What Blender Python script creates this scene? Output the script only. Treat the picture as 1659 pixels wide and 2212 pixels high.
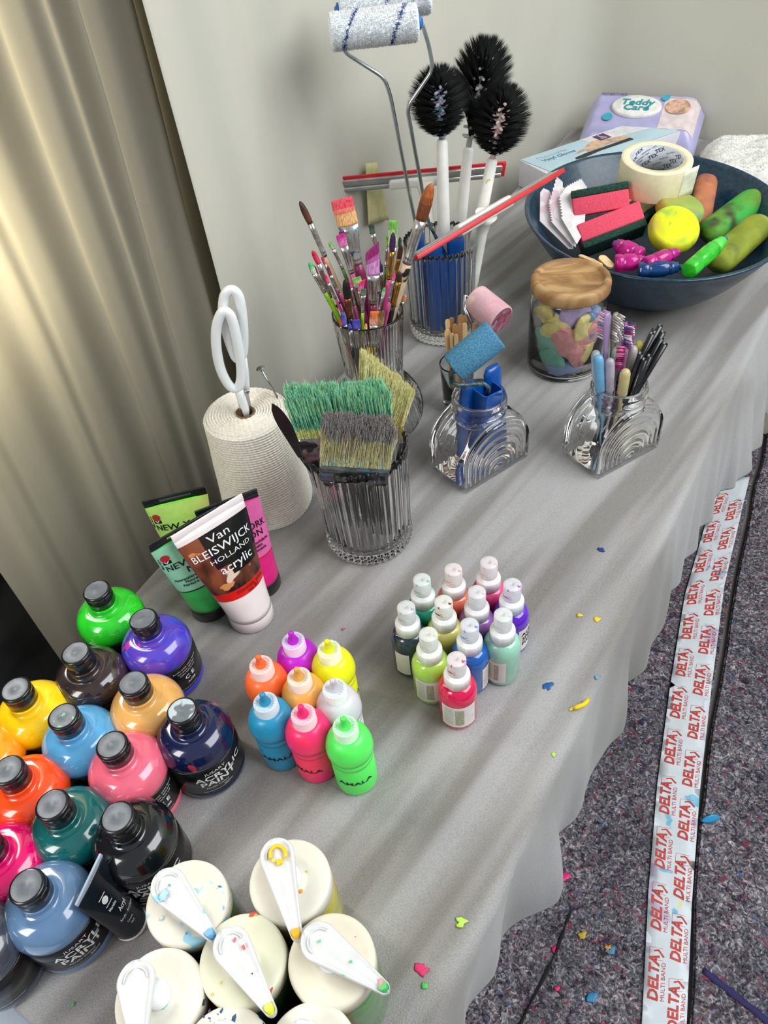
import bpy, bmesh, math, random
from mathutils import Vector, Matrix, noise
random.seed(7)
PI = math.pi
for o in list(bpy.data.objects): bpy.data.objects.remove(o)
scene = bpy.context.scene
COL = scene.collection
V = Vector

# ---------------------------------------------------------------- camera
FPX, W, H = 1680.0, 1659.0, 2212.0
CAMH = 0.72                      # above the table top (z = 0)
dn = V((1030.0 - W/2, 2750.0 - H/2, FPX)).normalized()      # straight down, in camera axes (x right, y down, z forward)
up = -dn
fw = (V((0, 0, 1)) - dn*dn.z).normalized()
rt = fw.cross(up)
def cam2world(c): return V((c.dot(rt), c.dot(fw), c.dot(up)))
cx_, cy_, cz_ = cam2world(V((1, 0, 0))), cam2world(V((0, -1, 0))), cam2world(V((0, 0, -1)))
CAM = V((0, 0, CAMH))
cam = bpy.data.cameras.new('camera')
camo = bpy.data.objects.new('camera', cam); COL.objects.link(camo)
camo.matrix_world = Matrix(((cx_.x, cy_.x, cz_.x, CAM.x), (cx_.y, cy_.y, cz_.y, CAM.y), (cx_.z, cy_.z, cz_.z, CAM.z), (0, 0, 0, 1)))
cam.sensor_fit = 'VERTICAL'; cam.sensor_height = 24.0; cam.sensor_width = 24.0
cam.lens = FPX/H*24.0
cam.clip_start = 0.02
scene.camera = camo
# ---------------------------------------------------------------- world, lights, exposure
scene.view_settings.view_transform = 'Standard'
scene.view_settings.look = 'None'
scene.view_settings.gamma = 1
scene.view_settings.use_curve_mapping = False
scene.view_settings.exposure = 0.30
wd = bpy.data.worlds.new('world'); scene.world = wd; wd.use_nodes = True
wd.node_tree.nodes['Background'].inputs[0].default_value = (0.80, 0.86, 0.93, 1)
wd.node_tree.nodes['Background'].inputs[1].default_value = 0.36
def area(name, loc, target, sx, sy, power, color):
    l = bpy.data.lights.new(name, 'AREA'); l.shape = 'RECTANGLE'; l.size = sx; l.size_y = sy
    l.energy = power; l.color = color
    o = bpy.data.objects.new(name, l); COL.objects.link(o); o.location = loc
    o.rotation_euler = (V(target) - V(loc)).to_track_quat('-Z', 'Y').to_euler()
    return o
area('window_light_left', (-1.35, -0.45, 1.15), (0.0, 0.8, 0.05), 0.7, 0.9, 17, (1.0, 0.975, 0.95))
area('soft_light_right', (1.75, 0.1, 1.9), (0.6, 1.2, 0.0), 2.0, 1.8, 64, (0.95, 0.98, 1.0))  # added soft area light on the right, brightens the far cloth

WIN_STRENGTH = 15.0               # daylight seen through the window behind the curtain
# ---------------------------------------------------------------- helpers
def ray(px, py): return cam2world(V((px - W/2, py - H/2, FPX)))
def at(px, py, z=0.0):
    d = ray(px, py); return CAM + d*((z - CAMH)/d.z)
def on_y(px, py, Y):
    d = ray(px, py); return CAM + d*(Y/d.y)
TA = math.radians(54.0)          # the table's long direction
U = V((math.cos(TA), math.sin(TA), 0)); N = V((-math.sin(TA), math.cos(TA), 0))
def uv(u, v, z=0.0): return U*u + N*v + V((0, 0, z))
def at_v(px, py, v):
    d = ray(px, py); return CAM + d*(v/d.dot(N))
def pxm(P):                      # metres per photo pixel at P
    d = cam2world(V((0, 0, 1))); return (P - CAM).dot(d)/FPX

def lerp(a, b, t): return a + (b - a)*t
def frame(zdir, xhint=None):
    z = zdir.normalized()
    if xhint is None: xhint = V((1, 0, 0)) if abs(z.x) < 0.9 else V((0, 1, 0))
    x = (xhint - z*xhint.dot(z)).normalized(); y = z.cross(x)
    return x, y, z
def mat4(x, y, z, o): return Matrix(((x.x, y.x, z.x, o.x), (x.y, y.y, z.y, o.y), (x.z, y.z, z.z, o.z), (0, 0, 0, 1)))
def place(o, zdir, xhint=None):
    x, y, z = frame(zdir, xhint); return mat4(x, y, z, o)

class MB:
    def __init__(s): s.v = []; s.f = []; s.m = []; s.sm = []; s.M = Matrix.Identity(4); s.mi = 0
    def av(s, p): s.v.append(s.M @ V(p)); return len(s.v) - 1
    def af(s, idx, smooth=True): s.f.append(tuple(idx)); s.m.append(s.mi); s.sm.append(smooth)
    def rings(s, rings, closed=True, cap0=True, cap1=True, smooth=True, loop=False):
        ids = [[s.av(p) for p in r] for r in rings]; n = len(ids[0]); R = len(ids)
        for i in range(R if loop else R - 1):
            a = ids[i]; b = ids[(i + 1) % R]
            for j in range(n if closed else n - 1):
                k = (j + 1) % n; s.af((a[j], a[k], b[k], b[j]), smooth)
        if not loop and closed:
            if cap0: s.af(reversed(ids[0]), False)
            if cap1: s.af(ids[-1], False)
    def lathe(s, prof, seg=32, c=(0, 0, 0), cap0=True, cap1=True, rf=None, smooth=True, ell=1.0, loop=False):
        c = V(c); rr = []
        for (r, z) in prof:
            r = max(r, 1e-5); row = []
            for j in range(seg):
                a = 2*PI*j/seg; q = rf(a, r, z) if rf else (r, z)
                row.append(c + V((q[0]*math.cos(a), q[0]*math.sin(a)*ell, q[1])))
            rr.append(row)
        s.rings(rr, True, cap0, cap1, smooth, loop)
    def tube(s, pts, r, seg=8, cap=True, closed=False, flat=1.0, up=None):
        pts = [V(p) for p in pts]; n = len(pts)
        rs = r if isinstance(r, (list, tuple)) else [r]*n
        t0 = (pts[1] - pts[0]).normalized(); x, y, z = frame(t0, up); rr = []
        for i in range(n):
            if closed: t = (pts[(i + 1) % n] - pts[i - 1]).normalized()
            else: t = (pts[min(i + 1, n - 1)] - pts[max(i - 1, 0)]).normalized()
            x = (x - t*x.dot(t)); x = x.normalized() if x.length > 1e-6 else frame(t)[0]; y = t.cross(x)
            rr.append([pts[i] + x*(rs[i]*math.cos(2*PI*j/seg)) + y*(rs[i]*flat*math.sin(2*PI*j/seg)) for j in range(seg)])
        s.rings(rr, True, cap, cap, True, loop=closed)
    def rbox(s, sx, sy, sz, r, c=(0, 0, 0), k=3, fn=None):
        # rounded box of half sizes sx, sy, sz about c
        c = V(c); r = min(r, sx*0.999, sy*0.999, sz*0.999)
        def ax(h):
            lo = [-h + r*(1 - math.cos(PI/2*i/k)) for i in range(k + 1)]
            return lo + [-q for q in reversed(lo)]
        A = [ax(sx), ax(sy), ax(sz)]; S = (sx, sy, sz); cache = {}
        def vert(p):
            key = tuple(round(q, 7) for q in p)
            if key not in cache:
                q = V([max(-(S[i] - r), min(S[i] - r, p[i])) for i in range(3)]); d = V(p) - q
                w = q + (d.normalized()*r if d.length > 1e-9 else V((0, 0, 0)))
                if fn: w = fn(w)
                cache[key] = s.av(c + w)
            return cache[key]
        for a in range(3):
            b, d = (a + 1) % 3, (a + 2) % 3
            for sg in (-1, 1):
                for i in range(len(A[b]) - 1):
                    for j in range(len(A[d]) - 1):
                        q = []
                        for (ii, jj) in ((i, j), (i + 1, j), (i + 1, j + 1), (i, j + 1)):
                            p = [0, 0, 0]; p[a] = sg*S[a]; p[b] = A[b][ii]; p[d] = A[d][jj]; q.append(vert(p))
                        if sg < 0: q.reverse()
                        s.af(q, True)
    def grid(s, nu, nv, fn, smooth=True, flip=False):
        ids = [[s.av(fn(i/(nu - 1), j/(nv - 1))) for j in range(nv)] for i in range(nu)]
        for i in range(nu - 1):
            for j in range(nv - 1):
                q = [ids[i][j], ids[i + 1][j], ids[i + 1][j + 1], ids[i][j + 1]]
                if flip: q.reverse()
                s.af(q, smooth)
    def sheet(s, nu, nv, fn, th):   # a grid with thickness th (displaced along its normal)
        def nrm(a, b):
            e = 1e-3; return (fn(min(a + e, 1), b) - fn(max(a - e, 0), b)).cross(fn(a, min(b + e, 1)) - fn(a, max(b - e, 0))).normalized()
        A = [[fn(i/(nu - 1), j/(nv - 1)) for j in range(nv)] for i in range(nu)]
        B = [[A[i][j] - nrm(i/(nu - 1), j/(nv - 1))*th for j in range(nv)] for i in range(nu)]
        ia = [[s.av(p) for p in r] for r in A]; ib = [[s.av(p) for p in r] for r in B]
        for i in range(nu - 1):
            for j in range(nv - 1):
                s.af((ia[i][j], ia[i + 1][j], ia[i + 1][j + 1], ia[i][j + 1])); s.af((ib[i][j + 1], ib[i + 1][j + 1], ib[i + 1][j], ib[i][j]))
        for i in range(nu - 1):
            s.af((ia[i + 1][0], ia[i][0], ib[i][0], ib[i + 1][0])); s.af((ia[i][-1], ia[i + 1][-1], ib[i + 1][-1], ib[i][-1]))
        for j in range(nv - 1):
            s.af((ia[0][j], ia[0][j + 1], ib[0][j + 1], ib[0][j])); s.af((ia[-1][j + 1], ia[-1][j], ib[-1][j], ib[-1][j + 1]))
    def poly(s, pts, fn, th=None):
        ids = [s.av(fn(*p)) for p in pts]; s.af(ids, False)
    def hair(s, a, b, w, bend=None):
        d = (b - a); x, y, z = frame(d)
        A = [s.av(a + (x*math.cos(t) + y*math.sin(t))*w) for t in (0, 2.1, 4.2)]
        if bend is None:
            t_ = s.av(b)
            for i in range(3): s.af((A[i], A[(i + 1) % 3], t_), True)
        else:
            m = (a + b)*0.5 + bend
            B = [s.av(m + (x*math.cos(t) + y*math.sin(t))*w*0.9) for t in (0, 2.1, 4.2)]; t_ = s.av(b + bend*0.3)
            for i in range(3):
                k = (i + 1) % 3; s.af((A[i], A[k], B[k], B[i]), True); s.af((B[i], B[k], t_), True)
    def text(s, txt, size, fn, bold=0.0, sx=1.0, shear=0.0, align='CENTER', spacing=1.0):
        vs, fs = text_geo(txt, bold, shear, align, spacing)
        ids = [s.av(fn(x*size*sx, y*size)) for (x, y) in vs]
        for f in fs: s.af([ids[i] for i in f], False)
    def disc(s, fn, x, y, r, n=20, ry=None):
        s.af([s.av(fn(x + r*math.cos(2*PI*i/n), y + (ry or r)*math.sin(2*PI*i/n))) for i in range(n)], False)
    def rect(s, fn, x0, y0, x1, y1, n=6):
        for i in range(n):
            a = lerp(x0, x1, i/n); b = lerp(x0, x1, (i + 1)/n)
            s.af([s.av(fn(*p)) for p in ((a, y0), (b, y0), (b, y1), (a, y1))], False)
    def build(s, name, mats, parent=None, origin=None):
        me = bpy.data.meshes.new(name)
        o = bpy.data.objects.new(name, me); COL.objects.link(o)
        off = V(origin) if origin is not None else V((0, 0, 0))
        if parent is not None:
            off = V((0, 0, 0)); q = parent
            while q is not None: off += q.location; q = q.parent
        me.from_pydata([tuple(p - off) for p in s.v], [], s.f)
        for m in (mats if isinstance(mats, (list, tuple)) else [mats]): me.materials.append(m)
        me.polygons.foreach_set('material_index', s.m); me.polygons.foreach_set('use_smooth', s.sm)
        me.update()
        if parent is not None: o.parent = parent
        elif origin is not None: o.location = off
        return o
_tc = {}
def text_geo(txt, bold, shear, align, spacing):
    k = (txt, bold, shear, align, spacing)
    if k in _tc: return _tc[k]
    c = bpy.data.curves.new('t', 'FONT'); c.body = txt; c.size = 1; c.offset = bold; c.shear = shear
    c.align_x = align; c.align_y = 'CENTER'; c.resolution_u = 2; c.space_character = spacing
    o = bpy.data.objects.new('t', c); COL.objects.link(o)
    bpy.context.view_layer.update()
    me = bpy.data.meshes.new_from_object(o.evaluated_get(bpy.context.evaluated_depsgraph_get()))
    r = ([(v.co.x, v.co.y) for v in me.vertices], [tuple(p.vertices) for p in me.polygons])
    bpy.data.objects.remove(o); bpy.data.curves.remove(c); bpy.data.meshes.remove(me)
    _tc[k] = r; return r

_mats = {}
def mat(name, col, rough=0.5, metal=0.0, var=0.06, scale=60.0, bump=0.0, bscale=None, coat=0.0, trans=0.0, sss=0.0,
        ior=1.45, spot=None, spec=0.5, col2=None, sheen=0.0, stretch=None, alpha=1.0, detail=3.0, soft=0.03):
    if name in _mats: return _mats[name]
    m = bpy.data.materials.new(name); m.use_nodes = True; nt = m.node_tree; nd = nt.nodes; L = nt.links
    b = nd['Principled BSDF']; tc = nd.new('ShaderNodeTexCoord'); src = tc.outputs['Object']
    if stretch:
        mp = nd.new('ShaderNodeMapping'); mp.inputs['Scale'].default_value = stretch; L.new(src, mp.inputs[0]); src = mp.outputs[0]
    nz = nd.new('ShaderNodeTexNoise'); nz.inputs['Scale'].default_value = scale; nz.inputs['Detail'].default_value = detail; L.new(src, nz.inputs['Vector'])
    rp = nd.new('ShaderNodeValToRGB'); c = V(col[:3])
    c2 = V(col2) if col2 else c*(1 - var*2)
    rp.color_ramp.elements[0].position = 0.38; rp.color_ramp.elements[1].position = 0.62
    rp.color_ramp.elements[0].color = (*c2, 1); rp.color_ramp.elements[1].color = (*[min(1, q*(1 + var)) for q in c], 1)
    L.new(nz.outputs['Fac'], rp.inputs[0]); out = rp.outputs[0]
    if spot:                       # splashes of paint: (colour, noise scale, threshold, seed)
        for (sc, ss, th, sd) in spot:
            mp = nd.new('ShaderNodeMapping'); mp.inputs['Location'].default_value = (sd*3.1, sd*1.7, sd*0.9); L.new(tc.outputs['Object'], mp.inputs[0])
            n2 = nd.new('ShaderNodeTexNoise'); n2.inputs['Scale'].default_value = ss; n2.inputs['Detail'].default_value = 2; L.new(mp.outputs[0], n2.inputs['Vector'])
            r2 = nd.new('ShaderNodeValToRGB'); r2.color_ramp.elements[0].position = th; r2.color_ramp.elements[1].position = th + soft
            mx = nd.new('ShaderNodeMix'); mx.data_type = 'RGBA'; L.new(n2.outputs['Fac'], r2.inputs[0]); L.new(r2.outputs[0], mx.inputs[0])
            L.new(out, mx.inputs[6]); mx.inputs[7].default_value = (*sc, 1); out = mx.outputs[2]
    L.new(out, b.inputs['Base Color'])
    b.inputs['Roughness'].default_value = rough; b.inputs['Metallic'].default_value = metal; b.inputs['IOR'].default_value = ior
    b.inputs['Coat Weight'].default_value = coat; b.inputs['Coat Roughness'].default_value = 0.05
    b.inputs['Transmission Weight'].default_value = trans; b.inputs['Specular IOR Level'].default_value = spec
    if sss: b.inputs['Subsurface Weight'].default_value = sss; b.inputs['Subsurface Scale'].default_value = 0.01
    if sheen: b.inputs['Sheen Weight'].default_value = sheen
    if alpha < 1: b.inputs['Alpha'].default_value = alpha
    if bump:
        n3 = nd.new('ShaderNodeTexNoise'); n3.inputs['Scale'].default_value = bscale or scale; n3.inputs['Detail'].default_value = 4; L.new(src, n3.inputs['Vector'])
        bp = nd.new('ShaderNodeBump'); bp.inputs['Strength'].default_value = bump; bp.inputs['Distance'].default_value = 0.002
        L.new(n3.outputs['Fac'], bp.inputs['Height']); L.new(bp.outputs[0], b.inputs['Normal'])
    _mats[name] = m; return m
def glassm(name='clear_glass', tint=(1, 1, 1), rough=0.0, ior=1.45):
    return mat(name, tint, rough=rough, trans=1.0, var=0.0, ior=ior)
def s2l(r, g, b):
    f = lambda c: (c/255/12.92) if c/255 <= 0.04045 else ((c/255 + 0.055)/1.055)**2.4
    return (f(r), f(g), f(b))

def tag(o, label=None, cat=None, group=None, kind=None):
    if label: o['label'] = label
    if cat: o['category'] = cat
    if group: o['group'] = group
    if kind: o['kind'] = kind
    return o
def thing(name, label, cat, loc=(0, 0, 0), group=None):
    o = bpy.data.objects.new(name, None); COL.objects.link(o); o.location = loc; o.empty_display_size = 0.01
    return tag(o, label, cat, group)
def rename_copy(o, parent=None, loc=None):
    c = o.copy(); COL.objects.link(c)
    if parent: c.parent = parent
    if loc is not None: c.location = loc
    for ch in o.children: rename_copy(ch, c)
    return c

# common materials
GLASS = glassm()
BLACKP = mat('black_plastic', s2l(22, 22, 24), rough=0.28, var=0.15, scale=40, coat=0.3)
CAPSHEEN = mat('sky_sheen_cap_top', s2l(100, 105, 112), rough=0.42, var=0.10, scale=90, spot=[(s2l(150, 160, 160), 160, 0.74, 3)])  # tops of black caps: sky reflection put into the grey base colour
WHITEP = mat('white_plastic', s2l(238, 238, 236), rough=0.32, var=0.02, sss=0.05)
STEEL = mat('bright_steel', s2l(190, 195, 200), rough=0.18, metal=1.0, var=0.05)
ALU = mat('ferrule_metal', s2l(205, 203, 200), rough=0.26, metal=1.0, var=0.12, scale=200)
GOLD = mat('brass_ferrule', s2l(200, 155, 70), rough=0.25, metal=1.0, var=0.1)
WHITEINK = mat('white_print', s2l(235, 235, 235), rough=0.5, var=0.01)
BLACKINK = mat('black_print', s2l(20, 22, 24), rough=0.5, var=0.01)
REDINK = mat('red_print', s2l(200, 62, 50), rough=0.5, var=0.08)

# ================================================================ SETTING
FZ = -0.75
def struct(name, mb, m): o = mb.build(name, m); o['kind'] = 'structure'; return o
def felt_mat(name, seed):
    m = bpy.data.materials.new(name); m.use_nodes = True; nt = m.node_tree; nd = nt.nodes; L = nt.links
    b = nd['Principled BSDF']; tc = nd.new('ShaderNodeTexCoord'); mp = nd.new('ShaderNodeMapping'); mp.inputs['Location'].default_value = (seed, seed, 0)
    L.new(tc.outputs['Object'], mp.inputs[0])
    def nz(scale, det=3, dist=0.0):
        n = nd.new('ShaderNodeTexNoise'); n.inputs['Scale'].default_value = scale; n.inputs['Detail'].default_value = det; n.inputs['Distortion'].default_value = dist
        L.new(mp.outputs[0], n.inputs['Vector']); return n.outputs['Fac']
    def ramp(src, stops, const=False):
        r = nd.new('ShaderNodeValToRGB'); e = r.color_ramp.elements
        while len(e) < len(stops): e.new(0.5)
        for i, (p, c) in enumerate(stops): e[i].position = p; e[i].color = (*c, 1)
        L.new(src, r.inputs[0]); return r.outputs[0]
    base = ramp(nz(105, 8, 1.6), [(0.30, s2l(46, 46, 52)), (0.44, s2l(90, 88, 95)), (0.56, s2l(128, 124, 130)), (0.72, s2l(205, 202, 205))])
    big = ramp(nz(9, 3), [(0.35, (0.70, 0.70, 0.72)), (0.65, (1.12, 1.08, 1.08))])
    mu = nd.new('ShaderNodeMix'); mu.data_type = 'RGBA'; mu.blend_type = 'MULTIPLY'; mu.inputs[0].default_value = 1; L.new(base, mu.inputs[6]); L.new(big, mu.inputs[7]); out = mu.outputs[2]
    for (c, sc, th, sd) in [(s2l(132, 52, 70), 52, 0.63, 1), (s2l(60, 96, 130), 50, 0.66, 2), (s2l(58, 36, 60), 38, 0.62, 4), (s2l(160, 124, 76), 70, 0.69, 3), (s2l(25, 26, 30), 95, 0.60, 6), (s2l(215, 215, 218), 150, 0.68, 5)]:
        m2 = nd.new('ShaderNodeMapping'); m2.inputs['Location'].default_value = (sd*7.3 + seed, sd*2.9, 0); L.new(tc.outputs['Object'], m2.inputs[0])
        n = nd.new('ShaderNodeTexNoise'); n.inputs['Scale'].default_value = sc; n.inputs['Detail'].default_value = 4; n.inputs['Distortion'].default_value = 1.5; L.new(m2.outputs[0], n.inputs['Vector'])
        f = ramp(n.outputs['Fac'], [(th - 0.02, (0, 0, 0)), (th + 0.03, (0.75, 0.75, 0.75))])
        x = nd.new('ShaderNodeMix'); x.data_type = 'RGBA'; L.new(f, x.inputs[0]); L.new(out, x.inputs[6]); x.inputs[7].default_value = (*c, 1); out = x.outputs[2]
    L.new(out, b.inputs['Base Color']); b.inputs['Roughness'].default_value = 0.95; b.inputs['Specular IOR Level'].default_value = 0.1
    bp = nd.new('ShaderNodeBump'); bp.inputs['Strength'].default_value = 0.8; bp.inputs['Distance'].default_value = 0.004; L.new(nz(220, 5, 1), bp.inputs['Height']); L.new(bp.outputs[0], b.inputs['Normal'])
    return m
mb = MB(); mb.f and None
def floorpt(a, b): return V((lerp(-2.2, 3.2, a), lerp(-2.0, 3.0, b), FZ - 0.006))
mb.grid(12, 12, floorpt)
struct('floor', mb, mat('floor_board', s2l(120, 116, 112), rough=0.6, var=0.1, scale=6))

# felt sheets that cover the floor: two lengths that meet at the dark seam right of the tape
seam = [at(1478, 2212, FZ), at(1500, 1780, FZ), at(1545, 1480, FZ), at(1610, 1120, FZ), at(1640, 990, FZ)]
def polyl(pts, t):
    t = t*(len(pts) - 1); i = min(int(t), len(pts) - 2); return pts[i].lerp(pts[i + 1], t - i)
WALLU = 1.915
s0 = seam[0] + (seam[0] - seam[1]).normalized()*1.4; s1 = seam[-1] + (seam[-1] - seam[-2])*0.9
seamx = [s0] + seam + [s1]
side = V((math.sin(math.radians(63)), -math.cos(math.radians(63)), 0))
def wig(p, k=1.0): return V((0, 0, 0.0022*k*noise.noise(p*5) + 0.0008*noise.noise(p*30)))
mb = MB(); mb.sheet(90, 60, lambda a, b: (lambda p: p + wig(p) + V((0, 0, 0.003)))(polyl(seamx, a) - side*(0.004 + 1.5*b*b)), 0.004)
tag(mb.build('floor_felt', felt_mat('recycled_felt_left', 0.0)), 'grey speckled felt floor cover lying under the cloth-draped table', 'felt mat')
mb = MB(); mb.sheet(90, 50, lambda a, b: (lambda p: p + wig(p) + V((0, 0, 0.004 + 0.003*math.exp(-b*60))))(polyl(seamx, a) + side*(0.006 + 0.002*math.sin(a*40) + 1.4*b*b)), 0.005)
tag(mb.build('floor_felt', felt_mat('recycled_felt_right', 5.0)), 'grey speckled felt sheet right of the printed red and white tape', 'felt mat')

# walls
WALLM = mat('wall_paint', s2l(205, 203, 190), rough=0.7, var=0.02, scale=3)
def vwall(p0, p1, z0, z1, th, nrm, n=2):
    m = MB(); a, b = V(p0), V(p1); q = nrm*th
    ids = [m.av(p) for p in (a + V((0, 0, z0)), b + V((0, 0, z0)), b + V((0, 0, z1)), a + V((0, 0, z1)), a + q + V((0, 0, z0)), b + q + V((0, 0, z0)), b + q + V((0, 0, z1)), a + q + V((0, 0, z1)))]
    for f in ((0, 1, 2, 3), (5, 4, 7, 6), (4, 0, 3, 7), (1, 5, 6, 2), (3, 2, 6, 7), (4, 5, 1, 0)): m.af([ids[i] for i in f], False)
    return m
VW = 0.735
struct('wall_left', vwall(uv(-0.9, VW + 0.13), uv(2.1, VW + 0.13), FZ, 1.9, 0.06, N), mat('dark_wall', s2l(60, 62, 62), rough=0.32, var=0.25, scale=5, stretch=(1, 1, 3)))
struct('wall_back', vwall(uv(WALLU, VW + 0.13), uv(WALLU, -2.0), FZ, 1.9, 0.06, U), WALLM)
m = vwall(uv(WALLU - 0.016, VW), uv(WALLU - 0.016, -2.0), FZ, FZ + 0.07, 0.016, U)
struct('baseboard_back', m, mat('cream_baseboard', s2l(205, 200, 178), rough=0.5, var=0.04))

# plastic sheeting taped over the wall, right of the curtain, and round the corner to the end wall
FOIL = mat('protective_film', s2l(200, 198, 185), rough=0.36, var=0.035, scale=2.2, bump=0.25, bscale=14, coat=0.0, spec=0.6, detail=5)
ue = at_v(585, 830, 0.70).dot(U)
CR = 0.10
def sheetpt(a, b):
    L1 = WALLU - 0.012 - CR - (ue - 0.05); L2 = PI/2*CR; L3 = 1.9; q = a*(L1 + L2 + L3); z = lerp(-0.20, 1.5, b)
    u = ue - 0.05 + q; k = math.exp(-((u - ue)/0.28)**2)
    w = 0.010*k*math.sin(u*46 + 0.8*z) + 0.005*math.sin(u*9 + z*1.5) + 0.004*noise.noise(V((u*5, z*2.5, 3.3)))
    v0 = VW - 0.024
    if q < L1: return uv(u, v0 + w, z)
    if q < L1 + L2: an = (q - L1)/CR; return uv(WALLU - 0.012 - CR + (CR + w)*math.sin(an), v0 - CR + (CR + w)*math.cos(an), z)
    return uv(WALLU - 0.012 + w*0.8, v0 - CR - (q - L1 - L2), z)
mb = MB(); mb.sheet(190, 50, sheetpt, -0.0008)
tag(mb.build('plastic_sheet', FOIL), 'smooth grey-beige plastic film hung over the walls right of the pleated curtain', 'plastic sheet')
# yellow masking tape strip on the film
mb = MB()
T4 = [at_v(785, 352, VW - 0.034), at_v(810, 350, VW - 0.034), at_v(836, 474, VW - 0.034), at_v(792, 484, VW - 0.034)]
mb.sheet(8, 10, lambda a, b: T4[0].lerp(T4[1], a).lerp(T4[3].lerp(T4[2], a), b) - N*0.004 + V((0, 0, 0.0015*math.sin(a*23)*b)), -0.0006)
tag(mb.build('masking_tape_strip', mat('yellow_crepe_tape', s2l(206, 200, 146), rough=0.7, var=0.05)), 'short strip of yellow masking tape stuck on the film behind the squeegee', 'tape strip')

# curtain: pleated sheet hanging left of the film, with its free edge lower left
ul = at_v(70, 1290, 0.70).dot(U)
CURT = mat('satin_curtain', s2l(158, 153, 138), rough=0.36, var=0.05, scale=6, bump=0.5, bscale=30, spec=0.45, stretch=(1, 1, 0.35), detail=6)
CURT.node_tree.nodes['Principled BSDF'].inputs['Sheen Weight'].default_value = 0.15
folds = [(0.20, .014, .020), (0.275, .026, .026), (0.318, .006, .010), (0.385, .022, .024), (0.425, .008, .010), (0.487, .024, .022), (0.555, .009, .012), (0.585, .018, .014), (0.655, .020, .018), (0.715, .010, .010)]
def curtain(a, b):
    u = lerp(ul, ue + 0.03, a); z = lerp(-0.72, 1.6, b); w = 0
    uu = u - 0.035*(z - 0.1) + 0.012*noise.noise(V((u*3, z*2.2, 1.0)))
    for i, (c, h, s) in enumerate(folds):
        w += 1.35*h*(0.75 + 0.55*noise.noise(V((c*9, z*2.0, i))))*math.exp(-((uu - c)/(s*.8))**2)
    w += 0.003*noise.noise(V((u*14, z*5, 4.0))) + 0.012*noise.noise(V((u*2.2, z*1.4, 6.0)))
    return uv(u, VW + 0.012 - w, z)
nt = CURT.node_tree; nd = nt.nodes; pb = nd['Principled BSDF']; tr = nd.new('ShaderNodeBsdfTranslucent'); mxs = nd.new('ShaderNodeMixShader'); mxs.inputs[0].default_value = 0.42
tr.inputs[0].default_value = (*s2l(232, 225, 202), 1); nt.links.new(pb.outputs[0], mxs.inputs[1]); nt.links.new(tr.outputs[0], mxs.inputs[2]); nt.links.new(mxs.outputs[0], nd['Material Output'].inputs[0])
# daylit window behind the curtain: pane in a frame on the wall
DAY = bpy.data.materials.new('daylight_pane'); DAY.use_nodes = True; nb = DAY.node_tree.nodes; em = nb.new('ShaderNodeEmission'); em.inputs[0].default_value = (1.0, 0.96, 0.89, 1); em.inputs[1].default_value = WIN_STRENGTH; DAY.node_tree.links.new(em.outputs[0], nb['Material Output'].inputs[0])
m = MB(); WU0, WU1, WZ0, WZ1 = 0.18, 0.42, 0.30, 1.35
m.af([m.av(uv(u_, VW + 0.126, z_)) for u_, z_ in ((WU0, WZ0), (WU0, WZ1), (WU1, WZ1), (WU1, WZ0))], False)
m.mi = 1
for (u0_, u1_, z0_, z1_) in ((WU0 - .03, WU0, WZ0 - .03, WZ1 + .03), (WU1, WU1 + .03, WZ0 - .03, WZ1 + .03), (WU0, WU1, WZ0 - .03, WZ0), (WU0, WU1, WZ1, WZ1 + .03)):
    m.M = mat4(U, N, V((0, 0, 1)), uv((u0_ + u1_)/2, VW + 0.120, (z0_ + z1_)/2)); m.rbox((u1_ - u0_)/2, .008, (z1_ - z0_)/2, .001, k=1); m.M = Matrix.Identity(4)
o = m.build('window_1', [DAY, WHITEP]); o['kind'] = 'structure'
mb = MB(); mb.sheet(420, 110, curtain, -0.0009)
tag(mb.build('curtain', CURT), 'tall taupe satin curtain with soft vertical folds behind the paint bottles', 'curtain')

# ---------------------------------------------------------------- table and cloth
mb = MB(); TU0, TU1, TV0, TV1 = -0.05, 1.88, 0.098, 0.608
c = uv((TU0 + TU1)/2, (TV0 + TV1)/2, -0.0215); mb.M = mat4(U, N, V((0, 0, 1)), c)
tb = thing('folding_table', 'long rectangular table hidden under the grey felt cloth', 'table', uv((TU0 + TU1)/2, (TV0 + TV1)/2, FZ))
mb.rbox((TU1 - TU0)/2 - 0.004, (TV1 - TV0)/2 - 0.004, 0.0155, 0.004)
TM = mat('table_laminate', s2l(205, 208, 212), rough=0.5, var=0.03)
mb.build('table_top', TM, tb)
for (a, b) in ((0.08, 0.05), (0.92, 0.05), (0.08, 0.95), (0.92, 0.95)):
    p = uv(lerp(TU0, TU1, a), lerp(TV0 + 0.05, TV1 - 0.03, b)); mb = MB()
    mb.tube([p + V((0, 0, FZ + 0.005)), p + V((0, 0, -0.038))], 0.014, 12); mb.build('leg', STEEL, tb)

hem_px = [(1002, 2240), (1040, 2120), (1078, 2030), (1092, 2030), (1135, 1975), (1198, 1905), (1204, 1850), (1222, 1800), (1262, 1700), (1330, 1590), (1345, 1500), (1420, 1395), (1432, 1330), (1475, 1235), (1500, 1190), (1545, 1086), (1590, 1078), (1612, 1030), (1642, 905), (1662, 820)]
HZ = -0.25
hem = []
for p in hem_px:
    q = at(p[0], p[1], HZ); hem.append((q.dot(U), q.dot(N)))
hem.sort()
def hemv(u):
    if u <= hem[0][0]: return hem[0][1]
    for (a, b) in zip(hem, hem[1:]):
        if u <= b[0]:
            t = (u - a[0])/max(1e-6, b[0] - a[0]); t = t*t*(3 - 2*t); return lerp(a[1], b[1], t)
    return hem[-1][1]
CU0, CU1 = -0.056, 1.895
def leftv(u): return 0.612 + 0.028*(u - 0.1)*1.2 + 0.002*math.sin(u*20)
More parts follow.
